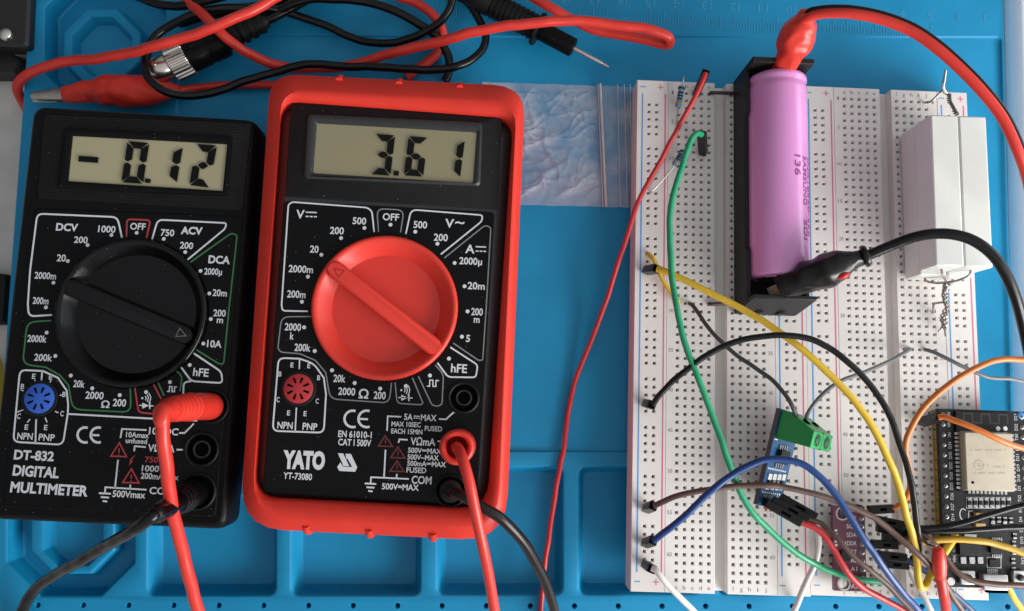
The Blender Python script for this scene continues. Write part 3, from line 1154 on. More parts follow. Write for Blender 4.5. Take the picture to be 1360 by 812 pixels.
# window frame (deep sides) and display
fr = pxs([(85, 171), (75, 249), (301, 260), (308, 181)], ZF + .8)
gl = pxs([(97, 181), (91, 241), (296, 254), (302, 192)], ZF + .5)
mb = MB()
mb.loft([pring(fr, -.2, .9, ZF + .2, 3), pring(fr, .0, .9, ZF + .9, 3), pring(fr, .3, .9, ZF + 1.1, 3), pring(gl, -.3, .15, ZF + 1.0, 3), pring(gl, -.05, .15, ZF + .8, 3), pring(gl, 0, .15, ZF + .30, 3)], cap0=False, cap1=False)
mb.build('window_frame', BLACK, dtT)
LCD1 = mat('lcd_olive', (0.36, 0.325, 0.19), .28, var=.04, nscale=.06, coat=.25)
zl = ZF + .45
mb = MB()
mb.loft([pring(gl, -.2, .2, ZF + .1, 3), pring(gl, -.2, .2, zl, 3)])
lcd = mb.build('display_glass', LCD1, dtT, smooth=0)
LC = mat('lcd_segment', (0.006, 0.006, 0.006), .6, spec=.1)
mb = MB()
k = 1360 / 230.0


def dz(x, y):
    return (80 + x / 5.913, 170 + y / 5.913)


zs = zl + .45
for nm, ch, q_, th_ in (('digit', '0', (dz(528, 104), dz(700, 118), dz(478, 428), dz(650, 440)), .33), ('digit', '1', (dz(786, 132), dz(964, 146), dz(736, 420), dz(914, 436)), .36), ('digit', '2', (dz(1068, 126), dz(1232, 138), dz(1012, 450), dz(1172, 470)), .36)):
    mb = MB()
    seven(mb, ch, *q_, zs, th_)
    mb.build(nm, LC, lcd, smooth=0)
MB().flat(pxs([dz(146, 220), dz(300, 230), dz(296, 276), dz(140, 264)], zs)).build('minus_sign', LC, lcd, smooth=0)
MB().flat(pxs([dz(668, 398), dz(712, 402), dz(708, 434), dz(662, 430)], zs)).build('decimal_point', LC, lcd, smooth=0)
# lower panel
lo = pxs([(48, 277), (5, 674), (287, 687), (322, 288)], ZF)
mb = MB()
mb.loft([pring(lo, d, 1.6, z, 5) for d, z in ((0, ZF - .2), (.05, ZF + .22), (.35, ZF + .40))], cap0=False, cap1=False)
hr = mb.plate_hole(pring(lo, .35, 1.6, ZF + .40, 5), DC1, DR1 + .3)
mb.loft([hr, [p_ - Vector((0, 0, 3)) for p_ in hr]], cap0=False, cap1=False)
mb.build('front_panel', BLACK, dtT)
ZP = ZF + .46
p = Print(ZP)
p.line([(69, 418.5), (38, 420.5), (37, 404), (40, 359), (49.5, 284), (156, 288.6), (162, 316)], 2.3, r=1.8)
p.line([(168, 315), (168.5, 291.3), (200, 292.6), (194.5, 316.5)], 2.1, 'r', r=1.2)
p.line([(202, 318), (209.5, 292), (301, 296.5), (299, 304), (248.7, 345.5)], 2.2, r=1.6)
p.line([(252.6, 348.7), (307, 310), (315, 312), (304, 411.6), (297, 484), (290, 483), (258, 463)], 1.9, 'g', r=1.5)
p.line([(256.6, 469), (294, 494), (295.5, 509), (254, 506.5), (240.7, 488)], 2.2, r=1.2)
p.line([(254, 506.5), (244, 508), (243.4, 523)], 2.2, r=1.5)
p.line([(68, 426), (36, 428), (30, 484), (61, 488), (80, 499), (91, 512), (96.5, 544), (174, 547.8), (173, 516)], 1.9, 'g', r=2.5)
p.line([(179, 515), (184, 548), (206, 550)], 1.9, 'r', r=1.2)
p.line([(204, 511), (214, 530)], 1.9, 'r')
p.line([(210, 508.5), (218, 526)], 1.9, 'g')
p.line([(234, 492.6), (242, 500), (239, 520)], 1.9, 'g', r=1.2)
p.line([(26.5, 491.5), (57, 493), (77, 502), (88.6, 519), (90.5, 537.6), (90, 549.5), (83.5, 591), (17.5, 587)], 2.2, r=1.8, closed=True)
p.line([(56, 493), (55, 506)], 2.0)
p.line([(48, 557), (47, 588)], 2.0)
p.line([(90, 550), (212, 556.8), (262, 559)], 2.2)
for ch, x, y in (('E', 44.5, 500), ('E', 67, 501), ('B', 29.6, 513.5), ('B', 84.7, 524), ('C', 24.6, 553), ('C', 82, 549.5), ('E', 34.7, 567.5), ('E', 60.5, 568)):
    p.txt(ch, x - 2.3, y + 3.2, x + 2.3, y + 3.4, 6.4)
for a_ in (((46, 504.5), (47.3, 507.5)), ((67.5, 505), (66.5, 508.5)), ((27.5, 518), (31.5, 519.5)), ((79.5, 525.5), (82, 524.5)), ((23, 547.5), (31, 544.5)), ((73, 546.5), (77.5, 548.5)), ((36, 561.5), (40, 557)), ((60, 555), (62.5, 561.5))):
    p.line(a_, 1.5)
p.txt('NPN', 22.5, 583.6, 43, 584.3, 8.3)
p.txt('PNP', 51, 585, 72, 586, 8.3)
for s, x0, y0, x1, y1, h in (
        ('DCV', 74, 306, 103, 307.3, 9.5), ('1000', 130, 308.3, 153, 309.3, 8.8), ('200', 98, 322.5, 116, 323.3, 8.5),
        ('20', 75, 347, 87, 347.5, 9), ('2000m', 45.5, 370, 74, 371.4, 8.7), ('200m', 43, 403.5, 64, 404.5, 8.7),
        ('OFF', 172.5, 304.8, 193, 305.6, 8.7), ('750', 213, 313, 231, 314, 8.7), ('ACV', 240, 310.6, 268.5, 311.8, 9.5),
        ('200', 238.6, 330, 256, 331, 8.7), ('DCA', 276.5, 349.4, 305, 350.8, 10), ('2000µ', 271, 364.6, 294.5, 365.6, 8.5),
        ('20m', 282, 393, 301, 394, 8.7), ('200', 283, 420, 299.5, 420.7, 8.7), ('m', 287.6, 429, 296, 429.4, 8.3),
        ('10A', 274.6, 461, 294, 462, 9), ('2000k', 36, 454, 61.4, 455, 8.7), ('200k', 45, 479, 69, 480, 8.7),
        ('20k', 97, 514, 112, 515, 8.7), ('2000', 113, 529.4, 137, 530.6, 9), ('Ω', 134, 541.5, 145, 542, 8.5),
        ('200', 149.5, 539.3, 167, 540.2, 9), ('hFE', 256, 499, 276.5, 500.6, 10),
        ('DT-832', 18, 609.8, 71, 612.4, 11.3), ('DIGITAL', 16.4, 631.2, 77.5, 635, 12.5), ('MULTIMETER', 13, 653.4, 116, 659.2, 12.5),
        ('10ADC', 197.5, 576.6, 236.5, 578.4, 8.5), ('10Amax', 167, 580.6, 197.5, 582, 6.5), ('unfused', 166.6, 588.4, 195, 589.8, 6.2),
        ('VΩmA', 196, 599.6, 231.6, 601, 9), ('1000V', 188, 625.8, 219, 627.3, 7.3), ('200mA max', 186.7, 635.8, 237, 638.2, 7.3),
        ('500Vmax', 149, 660, 192.6, 662, 8), ('COM', 198, 656, 230, 657.6, 8.5)):
    big = s in ('DT-832', 'DIGITAL', 'MULTIMETER', 'DCV', 'ACV', 'DCA')
    p.txt(s, x0, y0, x1, y1, h, off=.034 if big else .020)
p.txt('750V~', 192, 614, 224, 615.4, 7, 'r')
for x, y in ((148, 312.4), (116.4, 325.7), (90, 347), (71, 375.7), (61, 408.5), (181.5, 309.5), (217.5, 317.5), (246, 335), (266.4, 360), (278, 390), (280, 424), (270, 456.6), (252, 485), (62, 442), (73.5, 473), (94, 499), (122.5, 516), (159, 525), (194, 521), (225.7, 507.7)):
    p.dot(x, y, 2.5)
p.diode(196, 539)
p.square(222, 520, 13, 6.5)
p.ce(103, 120.5, 578, 10)
p.line([(160, 582), (162, 570), (194.6, 571.4)], 2.0)
p.line([(238, 575.2), (245, 575.4), (257.6, 562.7)], 2.0)
p.line([(178, 599.5), (179, 592.8), (193.6, 594)], 2.0)
p.line([(234.6, 597.4), (243, 597.7)], 2.0)
p.warn((158.5, 588.3), (147.3, 606), (168, 606.8), 'r')
p.poly([(180.5, 603.5), (174, 612.5), (177, 612), (171.5, 619), (173, 611), (171.5, 611.5)][::1], 'r')
p.warn((174.5, 623), (163, 641), (184.7, 641.6), 'r')
p.line([(156.7, 611), (152.8, 648)], 2.0)
p.line([(173, 644), (172.9, 649)], 2.0)
p.line([(194.6, 650.7), (140, 647.4), (139.4, 655)], 2.0)
p.ground(139.3, 655.2)
p.build(dtT)
knob(dtT, DC1, DR1, 74 * mpp(ZF - 3), ZF + .35, BLACKG, at(87, 378.5, ZF + 2.5), at(255, 449.5, ZF + 2.5), 23 * mpp(ZF + 2.5), 'b', 5.0)
socket(dtT, 54, 529.5, ZF + .42, mat('blue_socket', (.025, .11, .52), .4), 4.35, math.radians(230))
jack(dtT, 282, 540, ZF + .42, 4.6, True)
jack(dtT, 268.5, 597, ZF + .42, 4.6)
jack(dtT, 263, 653, ZF + .42, 4.9, True)

# ---------------------------------------------------------------- red and black meter
yaT = thing('digital_multimeter', 'multimeter in a red rubber holster with red knob showing 3.61', 'multimeter', at(510, 410, 0))
oq = pxs([(361, 102), (320, 701), (672, 719), (698, 119)], 24)
cq = pxs([(372, 117), (330, 688), (662, 703), (689, 134)], 30)
iq = pxs([(371, 133), (335, 661), (647, 677), (682, 157)], 28)
RO, RI = [8, 13, 13, 9], [6, 7, 8, 6]
mb = MB()
mb.loft([pring(oq, 1.6, RO, .02), pring(oq, .8, RO, .8), pring(oq, .2, RO, 10), pring(oq, 0, RO, 22), pring(oq, .2, RO, 26), pring(oq, .9, RO, 28.4), pring(cq, 0, [7, 11, 11, 8], 29.7), pring(cq, .6, [7, 11, 11, 8], 30), pring(iq, -.7, RI, 29.2), pring(iq, 0, RI, 28.0), pring(iq, .1, RI, 24), pring(iq, .1, RI, 3)], cap0=True, cap1=True)
hol = mb.build('rubber_holster', RED, yaT, smooth=60)
mb = MB()
for x, y in ((452, 104), (531, 109), (611, 114), (408, 704), (491, 709), (575, 714)):
    c = at(x, y, 27)
    s_ = 1 if y < 400 else -1
    mb.tube([c + Vector((0, s_ * .2, -14)), c + Vector((0, s_ * .2, -.4)), c + Vector((0, -s_ * 1.6, 1.6))], 1.15, 10, .5)
mb.each('grip_bump', RED, hol)
ZY = 27.2
mb = MB()
mb.loft([pring(iq, d, r, z, 5) for d, r, z in ((.12, RI, 3.2), (.12, RI, 24.9), (.4, RI, 25.2), (3.0, [4, 5, 6, 4], 27.0), (3.5, [3, 4, 5, 3], ZY))], cap1=False)
DC2, DR2 = at(510.7, 408, ZY + 1.5), 97 * mpp(ZY + 1.5)
mb.plate_hole(pring(iq, 3.5, [3, 4, 5, 3], ZY, 5), DC2, DR2 + .25)
mb.build('meter_face', SATIN, yaT)
RBY = ribbed('black_ribbed_fine', (0.014, 0.014, 0.014), .8, 'Y')
up = pxs([(386, 137), (379, 262), (661, 279), (667, 153)], ZY)
mb = MB()
mb.loft([pring(up, d, .8, z, 4) for d, z in ((0, ZY - .3), (.05, ZY + .15), (.25, ZY + .3))])
mb.build('display_surround', BLACKT, yaT)
fr = pxs([(409, 152), (404, 236), (637, 246), (640, 163)], ZY + .8)
gl = pxs([(421, 164), (416, 230), (628, 243), (633, 176)], ZY + .6)
mb = MB()
mb.loft([pring(fr, -.4, 1.6, ZY + .1, 4), pring(fr, 0, 1.6, ZY + .9, 4), pring(fr, .35, 1.4, ZY + 1.1, 4), pring(gl, -.9, 1.0, ZY + 1.0, 4), pring(gl, -.1, .7, ZY + .55, 4), pring(gl, 0, .7, ZY + .3, 4)], cap0=False, cap1=False)
mb.build('window_frame', SATIN, yaT)
zl = ZY + .38
mb = MB()
mb.loft([pring(gl, -.3, .7, ZY + .1, 4), pring(gl, -.3, .7, zl, 4)])
lcd = mb.build('display_glass', mat('lcd_grey_olive', (0.25, 0.222, 0.125), .25, var=.08, nscale=.05, coat=.25), yaT, smooth=0)
mb = MB()
zs = zl + .42
for ch, *q_ in (('3', (499, 178), (525, 180), (492.5, 231.5), (518.5, 233.5)), ('6', (543, 181), (568.5, 183), (536, 233), (562, 235)), ('1', (591, 184), (617.5, 186), (585, 233.5), (611, 236.5))):
    mb = MB()
    seven(mb, ch, *q_, zs, .34)
    mb.build('digit', LC, lcd, smooth=0)
MB().flat(pxs([(523, 227), (530, 227.3), (529.3, 233.5), (522.3, 233)], zs)).build('decimal_point', LC, lcd, smooth=0)
lo = pxs([(377, 267), (349, 655), (634, 672), (657, 282)], ZY)
mb = MB()
mb.loft([pring(lo, d, 1.6, z, 5) for d, z in ((0, ZY - .3), (.05, ZY + .12), (.35, ZY + .28))], cap0=False, cap1=False)
hr = mb.plate_hole(pring(lo, .35, 1.6, ZY + .28, 5), DC2, DR2 + .3)
mb.loft([hr, [p_ - Vector((0, 0, 3)) for p_ in hr]], cap0=False, cap1=False)
mb.build('front_panel', BLACK, yaT)
p = Print(ZY + .34)
p.line([(409, 413.7), (375, 413), (374, 405), (383, 272), (388, 268.5), (488, 276), (494, 281), (497, 308.5)], 2.0, r=1.6)
p.line([(502.7, 308.5), (500.5, 277.3), (536.5, 279.2), (532, 309)], 1.6, 'e', r=2.2)
p.line([(539, 311), (546, 278.6), (641, 286), (640, 294), (585.5, 338)], 2.0, r=1.8)
p.line([(590, 343), (644, 299.5), (652, 302), (645.6, 411.6), (641, 479), (635, 478.5), (602, 456)], 1.7, 'e', r=2)
p.line([(598, 461.4), (634.5, 485), (632, 501.5), (595, 501), (581, 482)], 2.0, r=1.0)
p.line([(578, 485), (589, 497), (587, 539), (574.5, 540), (555.6, 500)], 1.6, 'e', r=1.4)
p.line([(547.7, 502), (562, 536), (558, 537.8), (530, 536), (527, 532), (524.7, 508)], 1.6, 'e', r=1.2)
p.line([(413.5, 420.6), (374, 421), (369, 463), (373, 468), (398, 470), (419, 479), (432.6, 495), (438.4, 530), (517, 535.5), (520, 508.5)], 1.6, 'e', r=2.2)
p.line([(370, 475.5), (398, 476.7), (416.7, 483), (430, 502), (433, 524), (430, 575), (362, 572.5)], 2.1, r=1.8, closed=True)
p.line([(398, 476.7), (397.4, 490.7)], 1.7)
p.line([(393.7, 541.5), (392, 573.3)], 1.7)
for ch, x, y in (('E', 387.6, 485), ('E', 410, 486), ('B', 371.7, 497), ('B', 423, 502), ('C', 369, 531), ('C', 421, 533), ('E', 383, 548.7), ('E', 405, 549.7)):
    p.txt(ch, x - 2, y + 3, x + 2, y + 3.2, 6.2)
p.txt('NPN', 368, 569, 388.4, 570, 8.5)
p.txt('PNP', 401.6, 570.6, 421, 571.5, 8.5)
for s, x0, y0, x1, y1, h in (
        ('V', 393, 290, 404, 290.5, 11.5), ('500', 468, 297.6, 486, 298.5, 9.2), ('200', 438, 310.6, 456.4, 311.5, 9.3), ('20', 411.4, 335.4, 422.8, 336, 9.3),
        ('2000m', 383, 361.3, 415.4, 363, 9.3), ('200m', 381, 395, 405.6, 396.2, 9.3), ('OFF', 508, 292.3, 529.7, 293.5, 9.3), ('500', 549, 302.7, 567, 303.6, 9.3),
        ('V', 591, 302, 602.7, 302.6, 11.5), ('~', 604.3, 300.5, 616.5, 301.1, 12.5), ('200', 576, 319.6, 594.5, 320.5, 9.3), ('A', 617.8, 336, 630, 336.7, 11.5),
        ('2000µ', 609.8, 350.8, 640, 352.3, 9.3), ('20m', 621, 383.9, 643.7, 385, 9.3), ('200', 625.7, 418.5, 641, 419.3, 9.3), ('m', 629, 428.6, 636.8, 429, 9),
        ('5', 618.6, 454, 624, 454.4, 9), ('2000', 377.8, 438.6, 399.5, 439.7, 9.3), ('k', 385, 450.8, 390, 451, 9), ('200k', 390.8, 466, 412, 467, 9.3),
        ('20k', 442.6, 507.2, 458.5, 508, 9.3), ('2000', 449, 524.3, 471.5, 525.4, 9.3), ('Ω', 476, 529, 489, 529.7, 11.3), ('200', 496, 529.6, 512, 530.5, 9.3),
        ('hFE', 598.7, 494.4, 620, 495.6, 11), ('EN 61010-1', 449, 580.4, 493.4, 582.3, 8.1), ('CAT I 500V', 449, 591.3, 492.6, 593.2, 8.1),
        ('YT-73080', 376, 635.8, 414, 638, 7.9), ('5A', 536.5, 557.7, 548, 558.2, 7.8), ('MAX', 558.8, 558.7, 579.5, 559.6, 7.8),
        ('MAX 10SEC', 519.8, 566.2, 558.8, 567.6, 6.1), ('EACH 15MIN', 519.4, 575.7, 560.8, 577.2, 6.1), ('FUSED', 564, 572.3, 587, 573.2, 6.2),
        ('VΩmA', 545, 591, 578, 592.4, 9.4), ('500V⎓MAX', 541.7, 601.3, 586, 603.2, 6.4), ('500V~MAX', 541, 610.2, 582.5, 612, 6.4), ('500mA⎓MAX', 540.7, 618.7, 592, 620.8, 6.4),
        ('FUSED', 539.7, 627.6, 566, 628.7, 6.6), ('COM', 546.4, 642.2, 573, 643.4, 9.6), ('500V≂MAX', 507, 649.8, 556, 652, 7.4)):
    p.txt(s, x0, y0, x1, y1, h)
p.dc(406, 282, 420.7, 5.6)
p.dc(631.8, 327.8, 645.6, 5.8)
p.dc(549.4, 552.8, 557.8, 2.6, 1.3)
p.txt('YATO', 375, 621.0, 431, 622.8, 20.5, off=.058)
lg = lambda pts: p.poly([(360 + x / 9.714, 590 + y / 9.714) for x, y in pts])
lg([(862, 118), (930, 122), (1010, 285), (935, 285)])
lg([(960, 125), (1030, 128), (1112, 300), (1046, 296), (985, 186), (972, 192)])
lg([(893, 237), (932, 293), (1046, 296), (1112, 300), (1085, 357), (880, 347), (853, 297)])
for x, y in ((484, 303), (453, 316.4), (426.8, 338.6), (409, 367.7), (401, 401), (518.6, 298.7), (551.6, 308), (581, 324), (603.8, 349.5), (617, 380.4), (621, 413.8), (613.5, 447.4), (596.3, 476.5), (571, 499), (539, 513), (505, 516.4), (471, 509), (441, 492), (418, 466.4), (404, 435)):
    p.dot(x, y, 2.6)
p.diode(540, 528.5)
p.square(567, 513, 16, 8)
p.ce(457.5, 476, 556.6, 11)
p.line([(514, 572.5), (515, 553), (532.8, 553.8)], 1.9)
p.line([(582.9, 556.7), (592.3, 557.2), (602.6, 547.7)], 1.9)
p.line([(529.3, 588.3), (530.4, 583.7), (541.5, 584.4)], 1.9)
p.line([(581, 586.3), (587.4, 586.7)], 1.9)
p.warn((511.5, 578.8), (502.7, 592.6), (521.4, 593.2), 'd')
p.warn((528.3, 593.6), (519, 608), (538, 608.6), 'd')
p.warn((527.3, 612.7), (517.8, 626), (536.7, 626.6), 'd')
p.line([(512, 597.5), (510, 634.5)], 1.9)
p.line([(527, 629.7), (526.7, 635.5)], 1.9)
p.line([(543, 636.4), (492.8, 634), (492.2, 642)], 1.9)
p.ground(492, 642.3, .95)
p.build(yaT)
knob(yaT, DC2, DR2, 65 * mpp(ZY - 3), ZY + .2, REDK, at(438, 352.5, ZY + 2.5), at(583, 466, ZY + 2.5), 23 * mpp(ZY + 2.5), 'a', 5.4)
socket(yaT, 397, 516.5, ZY + .30, mat('red_socket', (.42, .022, .03), .4), 4.3)
jack(yaT, 616, 528.5, ZY + .30, 4.2)
jack(yaT, 609.5, 592, ZY + .30, 4.6, True)
jack(yaT, 598, 652, ZY + .30, 4.3, True)

# ================================================================== CURRENT SENSOR (leaning on its pins)
SILK = mat('silk_white', (.62, .64, .65), .6)
PAD = mat('solder', (.46, .46, .45), .36, metal=.9, var=.25, nscale=2)
CHIP = mat('chip_black', (.008, .008, .008), .45, spec=.3)
PIN = mat('gold_pin', (.62, .45, .18), .3, metal=1.0)
P1, P2 = at(1037, 543, 22), at(1006, 671, 20)
ex = (P1 - P2).normalized()
hz_ = Vector((ex.y, -ex.x, 0)).normalized()
tilt = math.radians(40)
ey = (hz_ * math.cos(tilt) - Vector((0, 0, 1)) * math.sin(tilt))
ey = (ey - ex * ey.dot(ex)).normalized()
en = ey.cross(ex).normalized()
if en.z < 0:
    en = -en
L = (P1 - P2).length
acs = thing('current_sensor', 'small blue sensor board with green screw terminal leaning over the breadboards', 'sensor board', P2)


def la(u, v, h=0.0):
    """point of the board: u across from the raised edge, v along from the pin end, h above"""
    return P2 + ey * u + ex * v + en * h


def lbox(mb, u0, u1, v0, v1, h0, h1):
    return mb.obox(la((u0 + u1) / 2, (v0 + v1) / 2, (h0 + h1) / 2), ey, ex, en, (u1 - u0) / 2, (v1 - v0) / 2, (h1 - h0) / 2)


PCBB = mat('pcb_blue', (.009, .075, .19), .35, var=.1, coat=.3)
EDGE = mat('pcb_edge', (.075, .075, .08), .6)
mb = lbox(MB(), .05, 13, 0, L, -.1, 0)
mb.build('circuit_board', PCBB, acs)
mb = lbox(MB(), 0, 13, 0, L, -1.5, -.1)
mb.build('board_edge', EDGE, acs)
# green terminal
GT = mat('green_plastic', (.014, .33, .085), .36, var=.05)
prof = [(0, 0), (-.2, 3.5), (-3.6, 10.9), (-3.8, 11.6), (-8.6, 11.6), (-8.8, 11.0), (-8.8, 0)]
mb = MB()
mb.loft([[la(u, L - .2 + e, h) for e, h in prof] for u in (.8, 12.3)])
term = mb.build('screw_terminal', GT, acs, bevel=.25)
mb = MB()
for u in (3.8, 9.3):
    c = la(u, L - 6.4, 11.63)
    ring = [c + ey * (1.7 * math.cos(a * math.pi / 10)) + ex * (2.0 * math.sin(a * math.pi / 10)) for a in range(20)]
    mb.flat(ring)
mb.each('screw_well_shade', mat('dark_green', (.004, .05, .015), .6), term, smooth=0)  # flat ovals; the shade of the recess is put into their dark green
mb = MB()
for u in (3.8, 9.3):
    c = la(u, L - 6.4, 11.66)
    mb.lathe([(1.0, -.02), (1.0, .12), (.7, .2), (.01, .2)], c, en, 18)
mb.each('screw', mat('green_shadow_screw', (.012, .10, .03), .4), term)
mb = MB()
for u in (3.6, 8.9):
    c = la(u, L - 1.95, 7.1)
    n2 = (en * .48 + ex * .87).normalized()
    f2 = n2.cross(ey).normalized()
    mb.obox(c, ey, f2, n2, 1.0, .85, .22)
mb.each('wire_slot', HOLE, term, smooth=0)
mb = MB()
mb.loft([[la(u, L - 9.06, h) for u, h in ((6.45, 0.1), (6.58, .1), (6.58, 11.66), (6.45, 11.66))], [la(u, L - 3.8, h) for u, h in ((6.45, 9), (6.58, 9), (6.58, 11.66), (6.45, 11.66))]])
mb.build('dividing_groove', MATS['dark_green'], term, smooth=0)
# chip, parts, lettering, header
mb = lbox(MB(), 3.6, 8.6, 13.6, 17.8, .1, 1.7)
mb.build('sensor_chip', CHIP, acs, bevel=.12)
mb = MB()
for k in range(4):
    lbox(mb, 4.0 + k * 1.27, 4.5 + k * 1.27, 17.7, 19.2, 0, .5)
    lbox(mb, 4.0 + k * 1.27, 4.5 + k * 1.27, 12.2, 13.7, 0, .5)
mb.each('chip_leg', PAD, acs)
mb = MB()
for u, v in ((1.6, 8.1), (4.2, 8.3), (6.8, 8.5), (9.4, 8.7), (1.6, 5.0), (4.2, 5.2), (6.8, 5.4), (9.4, 5.6)):
    lbox(mb, u, u + 1.9, v, v + 1.9, 0, .5)
mb.each('solder_pad', mat('bright_solder', (.72, .73, .74), .35, metal=.3, var=.15, nscale=2), acs, bevel=.1)
for u, v, m_ in ((2.1, 7.0, CHIP), (4.5, 7.1, PIN), (6.9, 7.2, mat('capacitor_tan', (.36, .24, .12), .5)), (9.3, 7.3, CHIP)):
    mb = lbox(MB(), u, u + 1.1, v - 1.0, v + 1.0, .02, .75)
    mb.build('surface_part', m_, acs, bevel=.1)
mb = MB()
for v0 in (11.2, 3.9):
    for k in range(9):
        u = .9 + k * 1.2
        mb.flat([la(u, v0, .04), la(u + .7, v0, .04), la(u + .7, v0 + .5, .04), la(u, v0 + .5, .04)])
for (s, u0, u1, v) in (('VCC', 2.0, 4.2, 3.4), ('OUT', 5.0, 7.2, 3.4), ('GND', 8.0, 10.2, 3.4)):
    mb.text(s, la(u0, v - .9, .05), la(u1, v - .9, .05), 1.0, nrm=en)
mb.flat([la(.5, L - 9.5, .04), la(2.4, L - 9.5, .04), la(2.4, L - 9.2, .04), la(.5, L - 9.2, .04)])
mb.build('silk_print', SILK, acs, smooth=0)
mb = lbox(MB(), 2.2, 10.0, .2, 2.6, 0, 2.5)
mb.build('pin_header', CHIP, acs, bevel=.1)
mb = MB()
for k in range(3):
    lbox(mb, 3.0 + k * 2.54, 3.6 + k * 2.54, -1.2, 2, .9, 1.5)
mb.each('header_pin', PIN, acs)
# legs that stand in the breadboard
mb = MB()
for v in (2, L - 3):
    q_ = la(11.5, v, -1.6)
    mb.tube([q_, Vector((q_.x, q_.y, ZB - 2))], .35, 6)
mb.each('support_pin', PAD, acs)

# ================================================================== CONVERTER BOARD (purple)
zc = ZB + 2.6 + 1.6
adc = thing('converter_board', 'small purple converter board with two mounting holes and ten labelled pins', 'converter board', at(1128, 729, ZB))
q0, q1 = at(1106, 672, zc), at(1151, 786, zc)
PCBP = mat('pcb_purple', (.105, .018, .042), .35, var=.12, coat=.3)
ringc = [at(1118.5, 682.5, zc), at(1121, 775.6, zc)]
mb = MB()
outl = [Vector((q0.x, q1.y, zc)), Vector((q1.x, q1.y, zc)), Vector((q1.x, q0.y, zc)), Vector((q0.x, q0.y, zc))]
hs = [[c + Vector((math.cos(a * math.pi / 12) * 1.55, math.sin(a * math.pi / 12) * 1.55, 0)) for a in range(24)] for c in ringc]
pl = [outl] + hs
fl = [p_ for l in pl for p_ in l]
tri = geometry.tessellate_polygon(pl)
mb.add(fl, [tuple(x) for x in tri])
mb.add([p_ - Vector((0, 0, 1.6)) for p_ in fl], [tuple(x) for x in tri])
for l in pl:
    mb.loft([l, [p_ - Vector((0, 0, 1.6)) for p_ in l]], cap0=False, cap1=False)
mb.build('circuit_board', PCBP, adc, smooth=0)
mb = MB()
for c in ringc:
    mb.loft([[c + Vector((math.cos(a * math.pi / 12) * r, math.sin(a * math.pi / 12) * r, h)) for a in range(24)] for r, h in ((2.05, .02), (2.05, .05), (1.6, .05), (1.56, -.3))], cap0=False, cap1=False)
mb.each('hole_ring', PAD, adc)
pinx = at(1144.5, 700, zc).x
py0, py1 = at(1144, 677.5, zc).y, at(1144, 677.5, zc).y - 9 * PT
mb = MB()
mb.box(pinx - 1.25, pinx + 1.25, py1 - 1.25, py0 + 1.25, ZB + .05, ZB + 2.55)
mb.build('pin_header', CHIP, adc, bevel=.1)
mb, mp = MB(), MB()
for k in range(10):
    y = py0 - k * PT
    mb.lathe([(.85, .01), (.8, .12), (.45, .35), (.3, .9), (.01, 1.0)], (pinx, y, zc), (0, 0, 1), 12)
    mp.box(pinx - .3, pinx + .3, y - .3, y + .3, ZB - 3, ZB + .1)
mb.each('solder_joint', PAD, adc)
mp.each('header_pin', PIN, adc)
mb = MB()
tx = at(1137, 700, zc).x
for k, s in enumerate(('VDD', 'GND', 'SCL', 'SDA', 'ADDR', 'ALRT', 'A0', 'A1', 'A2', 'A3')):
    y = py0 - k * PT - .55
    wd = 1.0 * len(s)
    mb.text(s, Vector((tx - wd, y, zc + .04)), Vector((tx, y, zc + .04)), 1.25)
c = at(1110.5, 714, zc + .04)
for k in range(5):
    mb.flat([c + Vector((-.4, 2.4 - k * 1.1, 0)), c + Vector((.4, 2.4 - k * 1.1, 0)), c + Vector((.4, 1.8 - k * 1.1, 0)), c + Vector((-.4, 1.8 - k * 1.1, 0))])
mb.build('silk_print', SILK, adc, smooth=0)
mb = MB()
c = at(1122, 738, zc)
mb.box(c.x - 1.5, c.x + 1.5, c.y - 1.5, c.y + 1.5, zc + .1, zc + 1.0)
mb.build('converter_chip', CHIP, adc, bevel=.1)

# ================================================================== MICROCONTROLLER BOARD
ze = ZB + 2.55 + 1.6
esp = thing('microcontroller_board', 'black microcontroller board with a metal shield can and yellow pin strips', 'circuit board', at(1310, 660, ZB))
e0, e1 = at(1249, 543, ze), at(1258, 780, ze)
X0, Y1, Y0 = at(1250, 660, ze).x, e0.y, e1.y
X1 = X0 + 28.2
PCBK = mat('pcb_black', (.008, .008, .009), .38, var=.2, coat=.1, spec=.35)
mb = MB()
mb.box(X0, X1, Y0, Y1, ze - 1.6, ze)
mb.build('circuit_board', PCBK, esp, bevel=.15)
YEL = mat('yellow_plastic', (.40, .27, .025), .42, var=.1)
pad, tx_, pn = MB(), MB(), MB()
npin = 15
yp0 = at(1256, 551, ze).y
LBL = (('EN', 'VP', 'VN', 'D34', 'D35', 'D32', 'D33', 'D25', 'D26', 'D27', 'D14', 'D12', 'D13', 'GND', 'VIN'),
       ('D23', 'D22', 'TX0', 'RX0', 'D21', 'D19', 'D18', 'D5', 'TX2', 'RX2', 'D4', 'D2', 'D15', 'GND', '3V3'))
pitch = (yp0 - (Y0 + 2.2)) / (npin - 1)
pitch = min(pitch, PT + .6)
